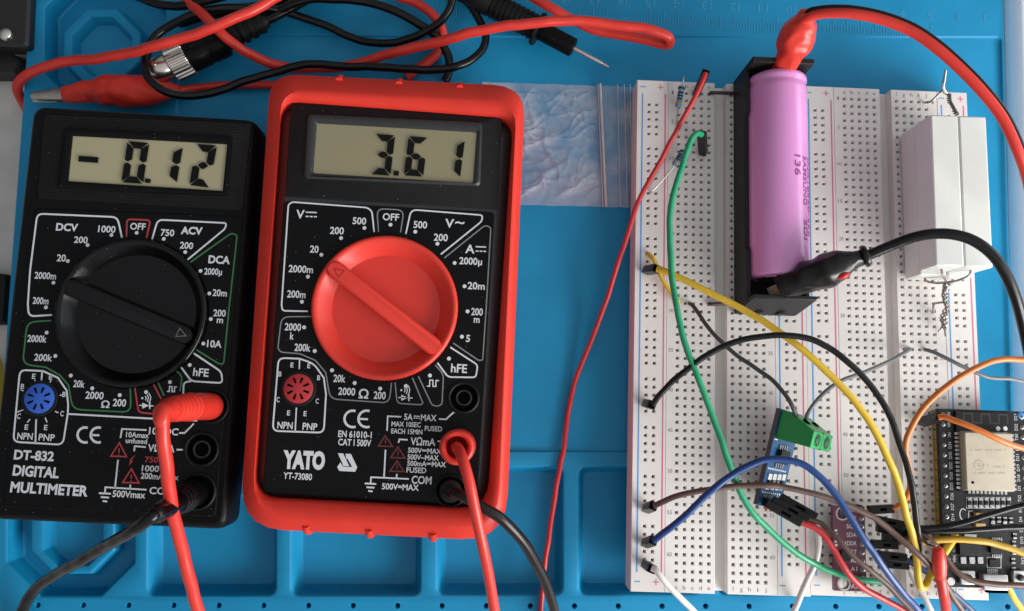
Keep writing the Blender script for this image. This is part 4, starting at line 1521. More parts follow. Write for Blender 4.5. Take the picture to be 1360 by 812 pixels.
for col, xc in enumerate((X0 + 1.5, X1 - 1.5)):
    mb = MB()
    for k in range(npin):
        y = yp0 - 1.5 - k * PT * 1.32
        y = yp0 - k * pitch
        mb.box(xc - 1.25, xc + 1.25, y - pitch / 2 + .12, y + pitch / 2 - .12, ZB + .05, ZB + 2.5)
        mb.box(xc - .9, xc + .9, y - pitch / 2 - .2, y + pitch / 2 + .2, ZB + .1, ZB + 2.3) if k else None
        pad.lathe([(.72, .01), (.66, .14), (.42, .30), (.32, .7), (.01, .8)], (xc, y, ze), (0, 0, 1), 12)
        pn.box(xc - .3, xc + .3, y - .3, y + .3, ZB - 3, ZB + .2)
        s = LBL[col][k]
        xt = xc + (2.35 if col == 0 else -1.5)
        hl = .30 * len(s) + .12
        tx_.text(s, Vector((xt, y - hl, ze + .04)), Vector((xt, y + hl, ze + .04)), .95)
    mb.build('pin_strip', YEL, esp, bevel=.15)
pad.each('solder_joint', PAD, esp)
pn.each('header_pin', PIN, esp)
# radio module: daughter board, antenna end, shield can
zm_ = ze + .9
m0, m1 = at(1269, 546, zm_), at(1348, 655, zm_)
mb = MB()
mb.box(m0.x, m1.x, m1.y, m0.y, ze + .02, zm_)
mod = mb.build('radio_module', mat('module_black', (.006, .006, .007), .4, var=.2, spec=.3), esp, bevel=.1)
s0, s1 = at(1281, 574, zm_ + 2.3), at(1349, 653, zm_ + 2.3)
CAN = mat('shield_metal', (.52, .465, .36), .45, metal=.5, var=.05, nscale=.3, bump=.12, bscale=4)
mb = MB()
cs = [Vector((s0.x, s1.y, 0)), Vector((s1.x, s1.y, 0)), Vector((s1.x, s0.y, 0)), Vector((s0.x, s0.y, 0))]
mb.loft([pring(cs, -.35, .6, zm_, 4), pring(cs, -.3, .6, zm_ + .3, 4), pring(cs, -.02, .6, zm_ + 2.0, 4), pring(cs, .25, .6, zm_ + 2.3, 4)])
mb.build('shield_can', CAN, mod, smooth=30)
ENG = mat('shield_etching', (.42, .38, .29), .6, metal=.3)
mb = MB()
zt = zm_ + 2.34
c = at(1300, 618, zt)
mb.loft([[c + Vector((math.cos(a * math.pi / 14) * r, math.sin(a * math.pi / 14) * r, 0)) for a in range(29)] for r in (1.55, 1.3)], cap0=False, cap1=False)
for k, r in enumerate((.35, .75, 1.1)):
    mb.ribbon([c + Vector((-.5 + math.cos(a) * r, -.5 + math.sin(a) * r, 0)) for a in (0, .4, .8, 1.2, 1.57)], .16)
for x0, x1, y in ((1306, 1314, 618), (1317, 1336, 620), (1294, 1340, 628.5), (1290, 1338, 598)):
    n = int((x1 - x0) / 2.6)
    for k in range(n):
        if (k * 7 + int(y)) % 5 == 0:
            continue
        a_, b_ = at(x0 + k * 2.6, y, zt), at(x0 + k * 2.6 + 1.7, y, zt)
        hh = .28 + .14 * ((k * 3) % 3)
        mb.flat([a_ + Vector((0, -hh, 0)), b_ + Vector((0, -hh, 0)), b_ + Vector((0, hh, 0)), a_ + Vector((0, hh, 0))])
mb.build('shield_marks', ENG, mod, smooth=0)
mb = MB()
mb.disc(at(1292, 641, zt), .45, 14)
mb.build('pin_one_dot', HOLE, mod, smooth=0)
cast = MB()
for k in range(14):
    y = s0.y - .6 - k * 1.27
    cast.box(m0.x - .55, m0.x + .75, y - .38, y + .38, ze + .03, zm_ + .03)
    cast.box(m1.x - .75, m1.x + .55, y - .38, y + .38, ze + .03, zm_ + .03)
for k in range(10):
    x = s0.x + 2.2 + k * 1.27
    cast.box(x - .38, x + .38, m1.y - .6, m1.y + .7, ze + .03, zm_ + .03)
cast.each('edge_contact', PAD, mod)
ant = MB()
xa, ya = at(1272, 566, zm_), at(1346, 549, zm_)
pts = []
n = 6
for k in range(n):
    x = xa.x + 2 + k * (ya.x - xa.x - 4) / (n - 1)
    pts += [(x, xa.y + 1.2), (x, ya.y - .6)] if k % 2 == 0 else [(x, ya.y - .6), (x, xa.y + 1.2)]
ant.ribbon([Vector((x, y, zm_ + .02)) for x, y in pts], .55)
ant.build('antenna_trace', mat('antenna_dark', (.022, .022, .022), .35), mod, smooth=0)
mb = MB()
for x, y in ((1325.5, 569.5), (1335, 569.5)):
    mb.lathe([(.75, .0), (.7, .1), (.01, .12)], at(x, y, zm_), (0, 0, 1), 12)
mb.each('test_point', SILK, mod)
mb = MB()
for x, y in ((1355, 551.5),):
    mb.lathe([(1.15, .01), (1.1, .25), (.9, .4), (.01, .4)], at(x, y, ze), (0, 0, 1), 18)
mb.build('blue_post', mat('post_blue', (.05, .20, .42), .4), esp)
# surface parts below the radio module
res, body, frm = MB(), MB(), MB()
for k in range(8):
    x = 1287 + k * 7.4
    for yy in (663.2, 672.4):
        c = at(x, yy, ze)
        res.box(c.x - .55, c.x + .55, c.y - .42, c.y + .42, ze, ze + .35)
    c = at(x, 667.8, ze)
    body.box(c.x - .5, c.x + .5, c.y - .62, c.y + .62, ze + .02, ze + .5)
    q_ = [at(x - 3.3, 660.8, ze + .02), at(x + 3.3, 660.8, ze + .02), at(x + 3.3, 675.2, ze + .02), at(x - 3.3, 675.2, ze + .02)]
    frm.ribbon(q_, .16, closed=True)
for x, y in ((1318, 690), (1326, 690), (1334, 690.5), (1342, 691), (1318, 698), (1334, 698), (1347, 700), (1347, 712), (1346, 722), (1346, 733), (1345, 745), (1346, 757)):
    c = at(x, y, ze)
    res.box(c.x - .6, c.x + .6, c.y + .35, c.y + .85, ze, ze + .35)
    res.box(c.x - .6, c.x + .6, c.y - .85, c.y - .35, ze, ze + .35)
    body.box(c.x - .5, c.x + .5, c.y - .36, c.y + .36, ze + .02, ze + .5)
for x in (1278.5, 1290, 1301):
    c = at(x, 744, ze)
    res.box(c.x - .85, c.x + .85, c.y - 1.0, c.y + 1.0, ze, ze + .5)
c = at(1288, 713.5, ze)
res.box(c.x - 1.9, c.x + 1.9, c.y - .4, c.y + .9, ze, ze + .45)
for k in range(6):
    c = at(1317.5 + k * 2.4, 716, ze)
    res.box(c.x - .17, c.x + .17, c.y - .5, c.y + .5, ze, ze + .25)
    c = at(1317.5 + k * 2.4, 738.5, ze)
    res.box(c.x - .17, c.x + .17, c.y - .5, c.y + .5, ze, ze + .25)
    c = at(1311.5 + k * 2.4, 759.5, ze)
    res.box(c.x - .2, c.x + .2, c.y - .9, c.y + .9, ze, ze + .25)
res.each('solder_pad', PAD, esp, bevel=.06)
body.each('surface_part', CHIP, esp)
for x0, y0, x1, y1, hh, m_ in ((1274.5, 722, 1303, 738, 1.6, CHIP), (1315.5, 719, 1332, 735.5, .9, CHIP), (1314, 743, 1326, 752, .7, CHIP)):
    mb = MB().pbox((x0, y0), (x1, y1), ze, ze + hh)
    mb.build('chip', m_, esp, bevel=.12)
for y0, y1 in ((681.5, 687.5), (695, 701)):
    mb = MB().pbox((1296, y0), (1309.5, y1), ze, ze + 1.4)
    mb.build('gold_capacitor', mat('tantalum_gold', (.55, .36, .12), .4), esp, bevel=.2)
frm.ribbon([at(x, y, ze + .02) for x, y in ((1311, 740.5), (1329.5, 741), (1329.5, 754.5), (1311, 754))], .22, closed=True)
frm.ribbon([at(x, y, ze + .02) for x, y in ((1292, 679), (1286.5, 679), (1286.5, 693), (1292, 693))], .25)
c = at(1279.5, 683.5, ze + .02)
frm.ribbon([c + Vector((math.cos(a / 10) * 1.1, math.sin(a / 10) * 1.7, 0)) for a in range(8, 56, 3)], .3)
frm.build('silk_print', SILK, esp, smooth=0)
tx_.build('pin_labels', SILK, esp, smooth=0)
STEEL = mat('tinned_steel', (.60, .60, .60), .3, metal=.85, var=.1)
mb = MB().pbox((1306, 763), (1340, 785), ze + .02, ze + 2.6)
usb = mb.build('usb_port', STEEL, esp, bevel=.3)
mb = MB()
c = at(1323, 786, ze + 1.2)
mb.box(c.x - 3.2, c.x + 3.2, c.y - .3, c.y + .9, ze + .6, ze + 2.0)
mb.build('port_opening', HOLE, usb)
for x0, x1 in ((1276, 1296), (1346, 1364)):
    mb = MB().pbox((x0, 758), (x1, 777), ze + .02, ze + 1.6)
    b_ = mb.build('push_button', STEEL, esp, bevel=.2)
    mb = MB()
    mb.lathe([(1.0, 0), (1.0, .6), (.8, .75), (.01, .75)], at((x0 + x1) / 2, 767.5, ze + 1.6), (0, 0, 1), 18)
    mb.build('button_cap', CHIP, b_)
mb = MB()
mb.lathe([(1.25, .01), (1.2, .12), (.01, .12)], at(1263, 772.5, ze), (0, 0, 1), 18)
mb.build('mounting_pad', SILK, esp)

# ================================================================== JUMPER WIRES
JG = 'jumper wires plugged into the breadboards'
JY = mat('jumper_yellow', (.70, .45, .03), .38)
JG_ = mat('jumper_green', (.012, .30, .135), .38)
JB = mat('jumper_blue', (.004, .042, .18), .36)
JDB = mat('jumper_dark_blue', (.012, .045, .13), .4)
JO = mat('jumper_orange', (.66, .18, .03), .38)
JK = mat('jumper_black', (.0045, .0045, .005), .28, spec=.32)
JBR = mat('jumper_brown', (.085, .038, .024), .42)
JTA = mat('jumper_grey_brown', (.10, .052, .040), .42)
JW = mat('jumper_white', (.62, .57, .54), .42)
JGY = mat('jumper_grey', (.05, .05, .052), .45)
JLG = mat('jumper_light_grey', (.14, .145, .155), .4)


def housing(parent, a, b, s=2.5, pin=True, up=None):
    """black crimp housing from a (wire end) to b (pin end)"""
    ax = (b - a).normalized()
    Lh = (b - a).length
    u = (up or Vector((0, 0, 1)))
    if abs(ax.dot(u)) > .93:
        u = Vector((.35, 1, 0))
    u = (u - ax * u.dot(ax)).normalized()
    v = ax.cross(u)
    mb = MB()
    mb.obox((a + b) / 2, ax, u, v, Lh / 2, s / 2, s / 2)
    h = mb.build('housing', HOUSE, parent, bevel=.18)
    mb = MB()
    for sg in (1,):
        mb.obox(a + ax * (Lh * .45) + u * (s / 2), ax, u, v, Lh * .13, .04, s * .16)
    mb.build('latch_window', HOLE, h, smooth=0)
    mb = MB()
    mb.obox(a - ax * .02, ax, u, v, .05, s * .36, s * .36)
    mb.build('crimp_opening', HOLE, h, smooth=0)
    if pin:
        mb = MB()
        mb.obox(b + ax * 1.6, ax, u, v, 1.8, .3, .3)
        mb.build('pin', PIN, h, smooth=0)
    return h


def jumper(label, pts, r, m, houses=(), cat='jumper wire', name='jumper_wire', group=JG, step=.8):
    P = [at(*p) if not isinstance(p, Vector) else p for p in pts]
    t = thing(name, label, cat, P[0], group=group)
    mb = MB()
    mb.tube(P, r, 12, step, wob=.45)
    mb.build('insulation', m, t, smooth=60)
    for h in houses:
        a, b = at(*h[0]), at(*h[1])
        housing(t, a, b)
    return t


jumper('long thin red wire curving from the left breadboard corner to the near edge',
       [(937, 98, 25), (934, 106, 25.5), (924, 128, 24.5), (906, 163, 22), (886, 199, 19), (866, 234, 16.5), (846, 274, 14.5), (834, 311, 12.5), (820, 352, 9), (806, 398, 6), (790, 441, 3.4), (775, 479, 1.8), (763, 512, .6), (754, 550, .2), (747, 602, .95), (739, 650, .9), (731, 700, .95), (724, 745, 1.0), (719, 795, 1.0), (716, 830, 1.0)],
       .80, REDJ, [((937, 97, 24), (925, 124, 10))])
jumper('green wire arching from the far rows of the left breadboard to the purple board',
       [(932, 179, 22.5), (927, 177.5, 24), (920, 184, 25), (913, 201, 25), (905.5, 224, 25), (899, 243, 25.5), (893, 264, 26), (889.5, 290, 26.5), (889, 316, 27), (890.5, 345, 28), (895, 382, 29), (902, 424, 30), (913, 465, 30), (927, 503, 30), (942, 542, 29.5), (956, 580, 29), (969, 620, 28), (983, 655, 26.5), (1001, 682, 25), (1021, 703, 23), (1046, 725, 21), (1076, 745, 18), (1110, 760, 16.4), (1140, 770, 16.4), (1158, 773, 15), (1172, 773, 12), (1173, 773, 9)],
       .95, JG_, [((932, 178, 22), (934, 203, 10))])
jumper('long yellow wire arching from the left rail to the near right corner',
       [(873, 357.5, 23.5), (882, 360, 24.5), (904, 370, 26), (935, 385, 28), (975, 404, 30), (1020, 430, 32), (1060, 460, 34), (1095, 490, 35), (1122, 517, 35.5), (1142, 542, 35.5), (1162, 573, 35), (1180, 606, 34), (1194, 642, 32), (1203, 680, 30), (1212, 712, 28), (1217, 744, 26), (1218.5, 768, 25), (1222, 781, 24.5), (1227, 781, 24), (1233, 770, 23), (1240, 757, 22), (1254, 734, 20), (1267, 714, 17), (1268, 712, 14)],
       1.05, JY, [((872, 357, 23), (858, 359.5, 10))])
jumper('short yellow wire passing under the green wire on the left rail',
       [(861, 338, 8), (862, 338.5, 10.5), (866, 343, 11.5), (870, 350, 11.5), (876, 365, 11.5), (887, 385, 11.5), (895, 395, 11.5), (901, 400, 10.6), (901.5, 401, 8)],
       .70, JY)
jumper('black wire arching high from the left rail across both breadboards',
       [(867, 538, 23.5), (874, 527, 25), (892, 507, 27), (910, 492.5, 29), (931, 477, 31), (958, 462, 33), (984, 451.6, 34.5), (1011, 446, 36), (1040, 445, 37), (1071, 449, 37), (1100, 461, 37), (1124, 478, 37), (1148, 502, 36), (1169, 530, 35), (1185, 561, 34), (1196, 590, 33), (1205, 617, 32), (1212, 645, 31), (1217, 682, 29), (1219.5, 712, 27), (1219, 735, 24), (1212, 742, 21)],
       .92, JK, [((866, 538, 22), (858, 536.5, 10))])
jumper('grey wire from the left breadboard into the green screw terminal',
       [(915, 404, 7.5), (917, 404, 10.5), (921, 408, 12), (930, 419, 13.5), (945, 440, 16), (970, 465, 19), (1000, 487, 22), (1025, 505, 24.5), (1041, 522, 26.5), (1051, 537, 27.5), (1056, 549, 26.5), (1058, 555, 23)],
       .66, JGY)
jumper('grey wire from the green screw terminal up to the right breadboard',
       [(1071, 556, 22), (1073, 549, 26), (1082, 535, 27.5), (1098, 519, 27), (1116, 507, 25.5), (1148, 494, 21.5), (1165, 488, 19), (1183, 479, 15.5), (1198, 470, 12.5), (1207, 465, 10.3), (1209, 463.5, 7.5)],
       .62, JLG)
jumper('grey wire from the right breadboard leaving over the right edge',
       [(1228, 465, 7.5), (1230, 465, 10.3), (1240, 468, 11.8), (1264, 479, 14), (1291, 492.6, 15), (1312, 501, 14.5), (1338, 503, 13), (1362, 507, 11), (1400, 514, 8)],
       .62, JLG)
jumper('orange wire looping from the right edge to a black plug near the purple board',
       [(1400, 480, 34), (1360, 477.5, 36), (1325, 479, 37), (1296, 488.6, 37.5), (1270, 503, 37.5), (1244, 523, 37), (1225, 542, 36), (1212, 562, 34), (1204.5, 583, 32), (1203, 603, 30), (1207, 623, 27), (1209, 643, 24), (1206, 658, 21), (1199, 668, 18.6), (1190, 674, 17), (1182, 676, 16)],
       .88, JO, [((1186, 675.5, 16), (1153, 677.5, 15.5))])
jumper('orange wire plugged in at the top of the microcontroller board running off right',
       [(1247, 554.5, 24), (1254, 553.5, 25), (1264, 557.5, 26), (1278, 562, 27.5), (1293, 568, 28.5), (1308, 574.7, 29), (1323, 583, 29), (1338, 589.5, 28.5), (1360, 596, 27.5), (1400, 606, 26)],
       .92, JO, [((1249, 554, 23.7), (1224, 561, 11.5))])
jumper('brown wire from the left rail crossing below the blue sensor board',
       [(869, 672, 24), (875, 669, 25), (892, 662, 26), (913, 656, 27), (940, 651.5, 28), (966, 647.5, 28.6), (992, 645.4, 29), (1021, 645.2, 30), (1040, 647, 30), (1069, 652.6, 30), (1100, 662, 29.5), (1132, 674, 29), (1159, 688, 28.5), (1185, 707, 28), (1212, 729, 28.3), (1233, 750, 27), (1251, 769, 24), (1267, 793, 20), (1279, 813, 17), (1290, 835, 14)],
       .88, JTA, [((868, 672, 23), (858, 676, 10))])
jumper('blue wire arching from the left rail over the sensor board to the near edge',
       [(869, 718, 24), (875, 713, 25.5), (892, 700, 27.5), (913, 683, 29.5), (934, 662.5, 31.5), (950, 648, 33), (968, 633, 34), (992, 619.5, 35.5), (1016, 611.5, 36.5), (1034, 610.5, 37), (1055, 614, 37.3), (1074, 622, 37.5), (1090, 635, 37.5), (1106, 652, 37.3), (1119, 670, 37), (1137, 698, 36), (1153, 724, 34.5), (1169, 748, 32.5), (1185, 769, 30), (1201, 790, 27), (1220, 811, 23), (1240, 832, 19)],
       1.0, JB, [((868, 718, 23), (857, 722, 10))])
jumper('white wire leaving the lowest left rail position',
       [(866, 755, 23.5), (871, 757.5, 24), (881, 769, 24), (897, 787, 22.5), (910, 801, 20), (923, 814, 17), (940, 832, 13)],
       .92, JW, [((866, 756, 22.6), (857, 749.5, 10))])
# three wires of the sensor board, each with its housing side by side
hd = (la(3.3, -1.5, 1.2), la(5.84, -1.5, 1.2), la(8.38, -1.5, 1.2))
tip = (at(1064, 695, 23), at(1074, 691, 22.6), at(1084, 687.5, 22.2))
base = (at(1017, 668, 21.5), at(1026, 664, 20.6), at(1036, 660, 19.8))
for lab, m_, path, k, r in (
        ('red wire from the sensor board plug sweeping down to the near edge', REDJ, [(1079, 699, 23.5), (1092, 708, 23.5), (1106, 726.6, 23), (1116, 745, 22.5), (1130, 764, 21.5), (1148, 781, 20), (1169, 794, 18), (1196, 808, 15), (1222, 822, 12)], 0, .98),
        ('grey-brown wire from the sensor board plug running to the near edge', JTA, [(1090, 695, 23.3), (1099, 703, 24), (1114, 717, 25), (1132, 737, 25), (1156, 757, 24), (1175, 773, 22), (1196, 795, 19), (1212, 813, 16), (1228, 832, 13)], 1, .80),
        ('white wire hanging from the sensor board plug toward the near edge', JW, [(1084, 700, 20.5), (1086, 721, 18.5), (1083, 745, 16.5), (1075, 766, 15.5), (1063.5, 790, 13), (1053, 812, 9), (1045, 832, 5)], 2, .92)):
    a_, b_ = tip[k], base[k]
    start = a_ + (b_ - a_).normalized() * 1.0
    if k == 2:
        start = at(1081, 690, 20.5)
    t = jumper(lab, [start] + path, r, m_)
    housing(t, a_, b_, pin=False)

# plugs on the right side of the purple board
for lab, m_, path, (ha, hb), r in (
        ('black wire from the purple board rising past the microcontroller', JK, [(1199, 697, 18), (1210, 699.5, 19.5), (1222, 701.5, 20.5), (1238, 701, 21.5), (1259, 698.5, 23), (1291, 691, 25), (1317, 683, 26), (1344, 675, 26.5), (1362, 669.5, 27), (1400, 660, 27)], ((1201, 698, 18), (1163, 690, 16)), .88),
        ('black wire running level across the microcontroller board', JK, [(1200, 705, 15.8), (1212, 706, 18), (1225, 705.5, 19.5), (1264, 705.5, 21), (1304, 703.3, 21.5), (1360, 700, 22), (1400, 698, 22)], ((1202, 706, 15.8), (1164, 701, 14.5)), .88),
        ('ochre yellow wire running right over the microcontroller board', mat('jumper_ochre', (.52, .31, .02), .38), [(1206, 716, 17), (1214, 719, 18.5), (1225, 720, 19.5), (1246, 717, 20.5), (1272, 716, 21.5), (1304, 719, 22), (1331, 725.5, 22), (1362, 735.5, 22), (1400, 748, 22)], ((1207, 715, 16.8), (1172, 712, 15.8)), 1.0),
        ('dark brown wire curving down over the microcontroller board to the right edge', JBR, [(1190, 723, 16.5), (1204, 716, 19), (1222, 709.5, 20.5), (1233, 716, 21), (1246, 728, 21), (1259, 745, 21), (1272, 760, 21), (1291, 770, 21), (1317, 775, 21), (1362, 777.5, 21), (1400, 780, 21)], ((1192, 724, 16.5), (1157, 722.5, 15.5)), .88),
        ('dark blue wire from the purple board leaving over the near edge', JDB, [(1199, 741, 16), (1211, 748, 16.6), (1231, 760, 16.5), (1250, 774, 16), (1264, 786, 15), (1281, 801, 12), (1297, 816, 9), (1310, 830, 6)], ((1203, 741, 16), (1166, 737, 15.5)), .88),
        ('white wire from the purple board dropping to the near edge', JW, [(1201, 753, 15.6), (1207, 756, 15.8), (1212, 766, 15.5), (1218, 777, 15), (1226, 789, 13), (1235, 807, 9.5), (1243, 826, 6)], ((1206, 751, 15.8), (1169, 748, 15.2)), .85)):
    t = jumper(lab, path, r, m_)
    housing(t, at(*ha), at(*hb), pin=False)
jumper('yellow wire leaving the microcontroller board at the lower right corner', [(1336, 776, 15), (1341, 783, 14.5), (1347, 795, 12), (1357, 811, 8), (1370, 830, 4)], .92, JY)

# red wire with an insulated hook clip near the lower right corner
t = thing('hook_clip', 'red insulated hook clip on a red wire beside the microcontroller board', 'test clip', at(1248, 740, 18))
mb = MB()
A_, B_ = at(1245.5, 727, 31), at(1249.5, 772, 27)
Lc = (B_ - A_).length
mb.lathe([(.01, 0), (1.0, .15), (1.5, .7), (1.9, Lc * .35), (2.0, Lc * .55), (1.7, Lc * .8), (1.2, Lc * .97), (.9, Lc)], A_, B_ - A_, 20)
mb.build('clip_shell', REDK, t, smooth=60)
mb = MB()
mb.tube([B_ - (B_ - A_).normalized() * 1.0] + P3([(1252, 783, 26), (1255, 800, 23), (1257, 818, 19), (1259, 838, 14)]), 1.45, 12)
mb.build('cable', REDC, t)
mb = MB()
mb.tube([A_ + Vector((0, 0, -.5)), A_ + Vector((-.3, .3, -6)), at(1246, 716, 17)], .45, 8)
mb.build('hook', METAL, t)

# ================================================================== TEST LEADS IN THE METERS


def plug(t, base, top, m, r0=4.0, r1=2.4, ribs=4, cable=1.8, hollow=False):
    mb = MB()
    L_ = (top - base).length
    prof = [(r0 * .9, -1.5), (r0, -.5), (r0, L_ * .35), (r0 * .93, L_ * .50)]
    for k in range(ribs):
        h = L_ * (.55 + .32 * k / ribs)
        r_ = r0 * .93 + (r1 - r0 * .93) * (k + .5) / ribs
        prof += [(r_ + .12, h), (r_ + .16, h + L_ * .03), (r_ - .35, h + L_ * .045), (r_ - .35, h + L_ * .06)]
    prof += [(r1, L_ * .90), (r1 - .1, L_ * .985), (r1 - .5, L_), (cable * .98, L_ + .15)]
    if hollow:
        prof = [(r0 * .92, -1.5), (r0, -.8), (r0, L_ - 1.0), (r0 - .35, L_ - .2), (r0 - .9, L_), (r0 - 1.5, L_ - .25), (r0 - 1.8, L_ - 1.0), (r0 - 1.9, L_ - 7), (cable * .9, L_ - 7.5)]
    mb.lathe(prof, base, top - base, 28)
    return mb.build('plug', m, t, smooth=50)


def lead(label, base, top, pts, m, r, r0=4.0, r1=2.6, pm=None, ribs=4, hollow=False):
    b_, tp = at(*base), at(*top)
    t = thing('test_lead', label, 'test lead', b_, group='test leads plugged into the meters')
    plug(t, b_, tp, pm or m, r0, r1, ribs, r, hollow)
    mb = MB()
    mb.tube([tp - (tp - b_).normalized() * (8 if hollow else 2), tp + (tp - b_).normalized() * .3] + P3(pts), r, 14, .8)
    mb.build('cable', m, t, smooth=60)
    return t


def bent_lead(label, path, radii, rib_f, m, r, cable):
    """plug with a moulded, ribbed sleeve that bends over into its cable"""
    P = spline([at(*p) for p in path], .3)
    t = thing('test_lead', label, 'test lead', P[0], group='test leads plugged into the meters')

    def rr(f):
        v = radii[-1][1]
        for (f0, r0), (f1, r1) in zip(radii, radii[1:]):
            if f <= f1:
                k = (f - f0) / (f1 - f0)
                v = r0 + (r1 - r0) * k * k * (3 - 2 * k)
                break
        if rib_f[0] < f < rib_f[1]:
            v += .22 * max(-.6, math.sin((f - rib_f[0]) / (rib_f[1] - rib_f[0]) * 2 * math.pi * rib_f[2]))
        return v
    mb = MB()
    mb.tube(P, rr, 28, smooth=False)
    mb.build('plug', m, t, smooth=50)
    mb = MB()
    d = (P[-1] - P[-6]).normalized()
    mb.tube([P[-1] - d * 2, P[-1] + d * .2] + P3(cable), r, 14, .8, wob=.4)
    mb.build('cable', m, t, smooth=60)


bent_lead('red test lead bent down from the top jack of the black meter',
          [(281, 540, 24), (268, 540, 31), (250, 541, 40), (234, 543, 48), (223, 545, 53.5), (216.5, 549, 56.5), (215, 556, 57.5), (216, 565, 57)],
          [(0, 3.5), (.03, 3.95), (.40, 3.8), (.62, 3.35), (.80, 3.1), (.90, 2.6), (.96, 2.1), (1, 1.8)], (.40, .78, 6),
          REDC, 1.75, [(217, 582, 56), (219, 603, 54), (223, 637, 50), (230, 684, 43), (241, 729, 36), (254, 777, 29), (264, 812, 24), (272, 840, 20)])
bent_lead('black test lead from the lowest jack of the black meter',
          [(260, 653.5, 24), (248, 660, 31), (234, 668, 39), (220, 676, 46), (208, 683, 51.5), (203, 686, 53)],
          [(0, 3.5), (.03, 4.0), (.30, 3.9), (.55, 3.1), (.80, 2.6), (.93, 2.5), (1, 1.75)], (.28, .52, 4),
          BCABLE, 1.65, [(196, 690.5, 53), (185, 698, 51), (166, 710, 46), (148, 721, 40), (106, 745, 28), (74, 763, 18), (50, 779.5, 11), (37, 795, 7), (29, 812, 4), (22, 835, 2)])
lead('red test lead standing in the middle jack of the red meter', (610, 591.5, 28), (606.5, 594.5, 46),
     [(609.5, 598, 49.5), (613.5, 608, 52), (618, 622, 53), (623, 640, 53), (630.5, 676, 51), (640, 720, 47), (649, 764, 41), (657, 812, 34), (662, 840, 30)], REDC, 1.5, 4.75, 4.0, ribs=0, hollow=True)
lead('black test lead from the lowest jack of the red meter', (598, 652, 26), (599, 653.5, 33),
     [(604, 655, 35.5), (615, 659, 37), (639, 673, 37.5), (663, 687, 36), (682, 705, 33), (698, 724, 29), (711, 747, 24), (722, 768, 19), (731, 793, 13), (737, 815, 8), (742, 840, 4)], mat('black_red_cable', (.010, .0045, .0045), .28, spec=.32), 1.55, 3.4, 2.2, BLACKM, 2)

# ================================================================== BATTERY CLIPS


def boot(t, path, radii, m, flatten=1.0, n=40, name='boot', crumple=.8):
    mb = MB()
    P = spline([at(*p) for p in path], .8)
    L_ = [0.0]
    for i in range(1, len(P)):
        L_.append(L_[-1] + (P[i] - P[i - 1]).length)

    def rr(f):
        for (f0, r0), (f1, r1) in zip(radii, radii[1:]):
            if f <= f1:
                k = (f - f0) / (f1 - f0)
                k = k * k * (3 - 2 * k)
                return r0 + (r1 - r0) * k
        return radii[-1][1]
    mb.tube(P, rr, n, smooth=False, sq=flatten)
    for v_ in mb.v:
        q_ = v_ * .28
        k_ = noise.noise(q_) * .55 + (1 - abs(noise.noise(q_ * 1.9 + Vector((3, 7, 1)))) * 2) * .22
        v_ += Vector((noise.noise(q_ + Vector((9, 0, 0))), noise.noise(q_ + Vector((0, 9, 0))), k_)) * crumple
    return mb.build(name, m, t, smooth=60)


t = thing('alligator_clip', 'red booted clip gripping the far end of the pink cell, on a red cable', 'alligator clip', at(1040, 95, 24))
bt = boot(t, [(1038, 99, 24), (1046, 80, 28), (1058, 50, 34), (1068, 28, 39), (1073, 16, 42)],
          [(0, 3.9), (.12, 4.1), (.3, 4.5), (.5, 5.9), (.62, 6.0), (.78, 4.6), (.92, 2.9), (.97, 2.3), (1, 1.4)], REDK, .92)
mb = MB()
for s_ in (-1.4, 1.4):
    a_, b_ = at(1038, 99, 23.5 + s_), at(1036, 108, 20 + s_ * .5)
    d_ = (b_ - a_).normalized()
    sd = Vector((1, 0, 0))
    mb.obox((a_ + b_) / 2, d_, sd, d_.cross(sd), (b_ - a_).length / 2 + .5, 2.0, .35)
mb.build('jaws', METAL, t, bevel=.15)
mb = MB()
CP = [(1068, 26, 42), (1076, 21.5, 44), (1092, 18, 46), (1112, 17, 48), (1132, 18, 49.5), (1172, 26, 51), (1212, 42, 52), (1243, 63, 52.5), (1275, 91, 52), (1304, 121, 51), (1331, 156, 49), (1351, 198, 46), (1364, 235, 42), (1374, 285, 37)]
mb.tube(P3(CP), 1.55, 14)
mb.build('cable', REDC, t, smooth=60)
mb = MB()
bc = []
for i in range(1, len(CP)):
    tx2, ty2 = CP[min(i + 1, len(CP) - 1)][0] - CP[i - 1][0], CP[min(i + 1, len(CP) - 1)][1] - CP[i - 1][1]
    ln = math.hypot(tx2, ty2)
    bc.append(at(CP[i][0] + ty2 / ln * 6.4, CP[i][1] - tx2 / ln * 6.4, CP[i][2] + .5))
mb.tube([at(1071, 22, 42.5)] + bc, .95, 10)
mb.build('black_edge_tube', BCABLE, t, smooth=60)  # thin black tube following the upper edge of the red cable

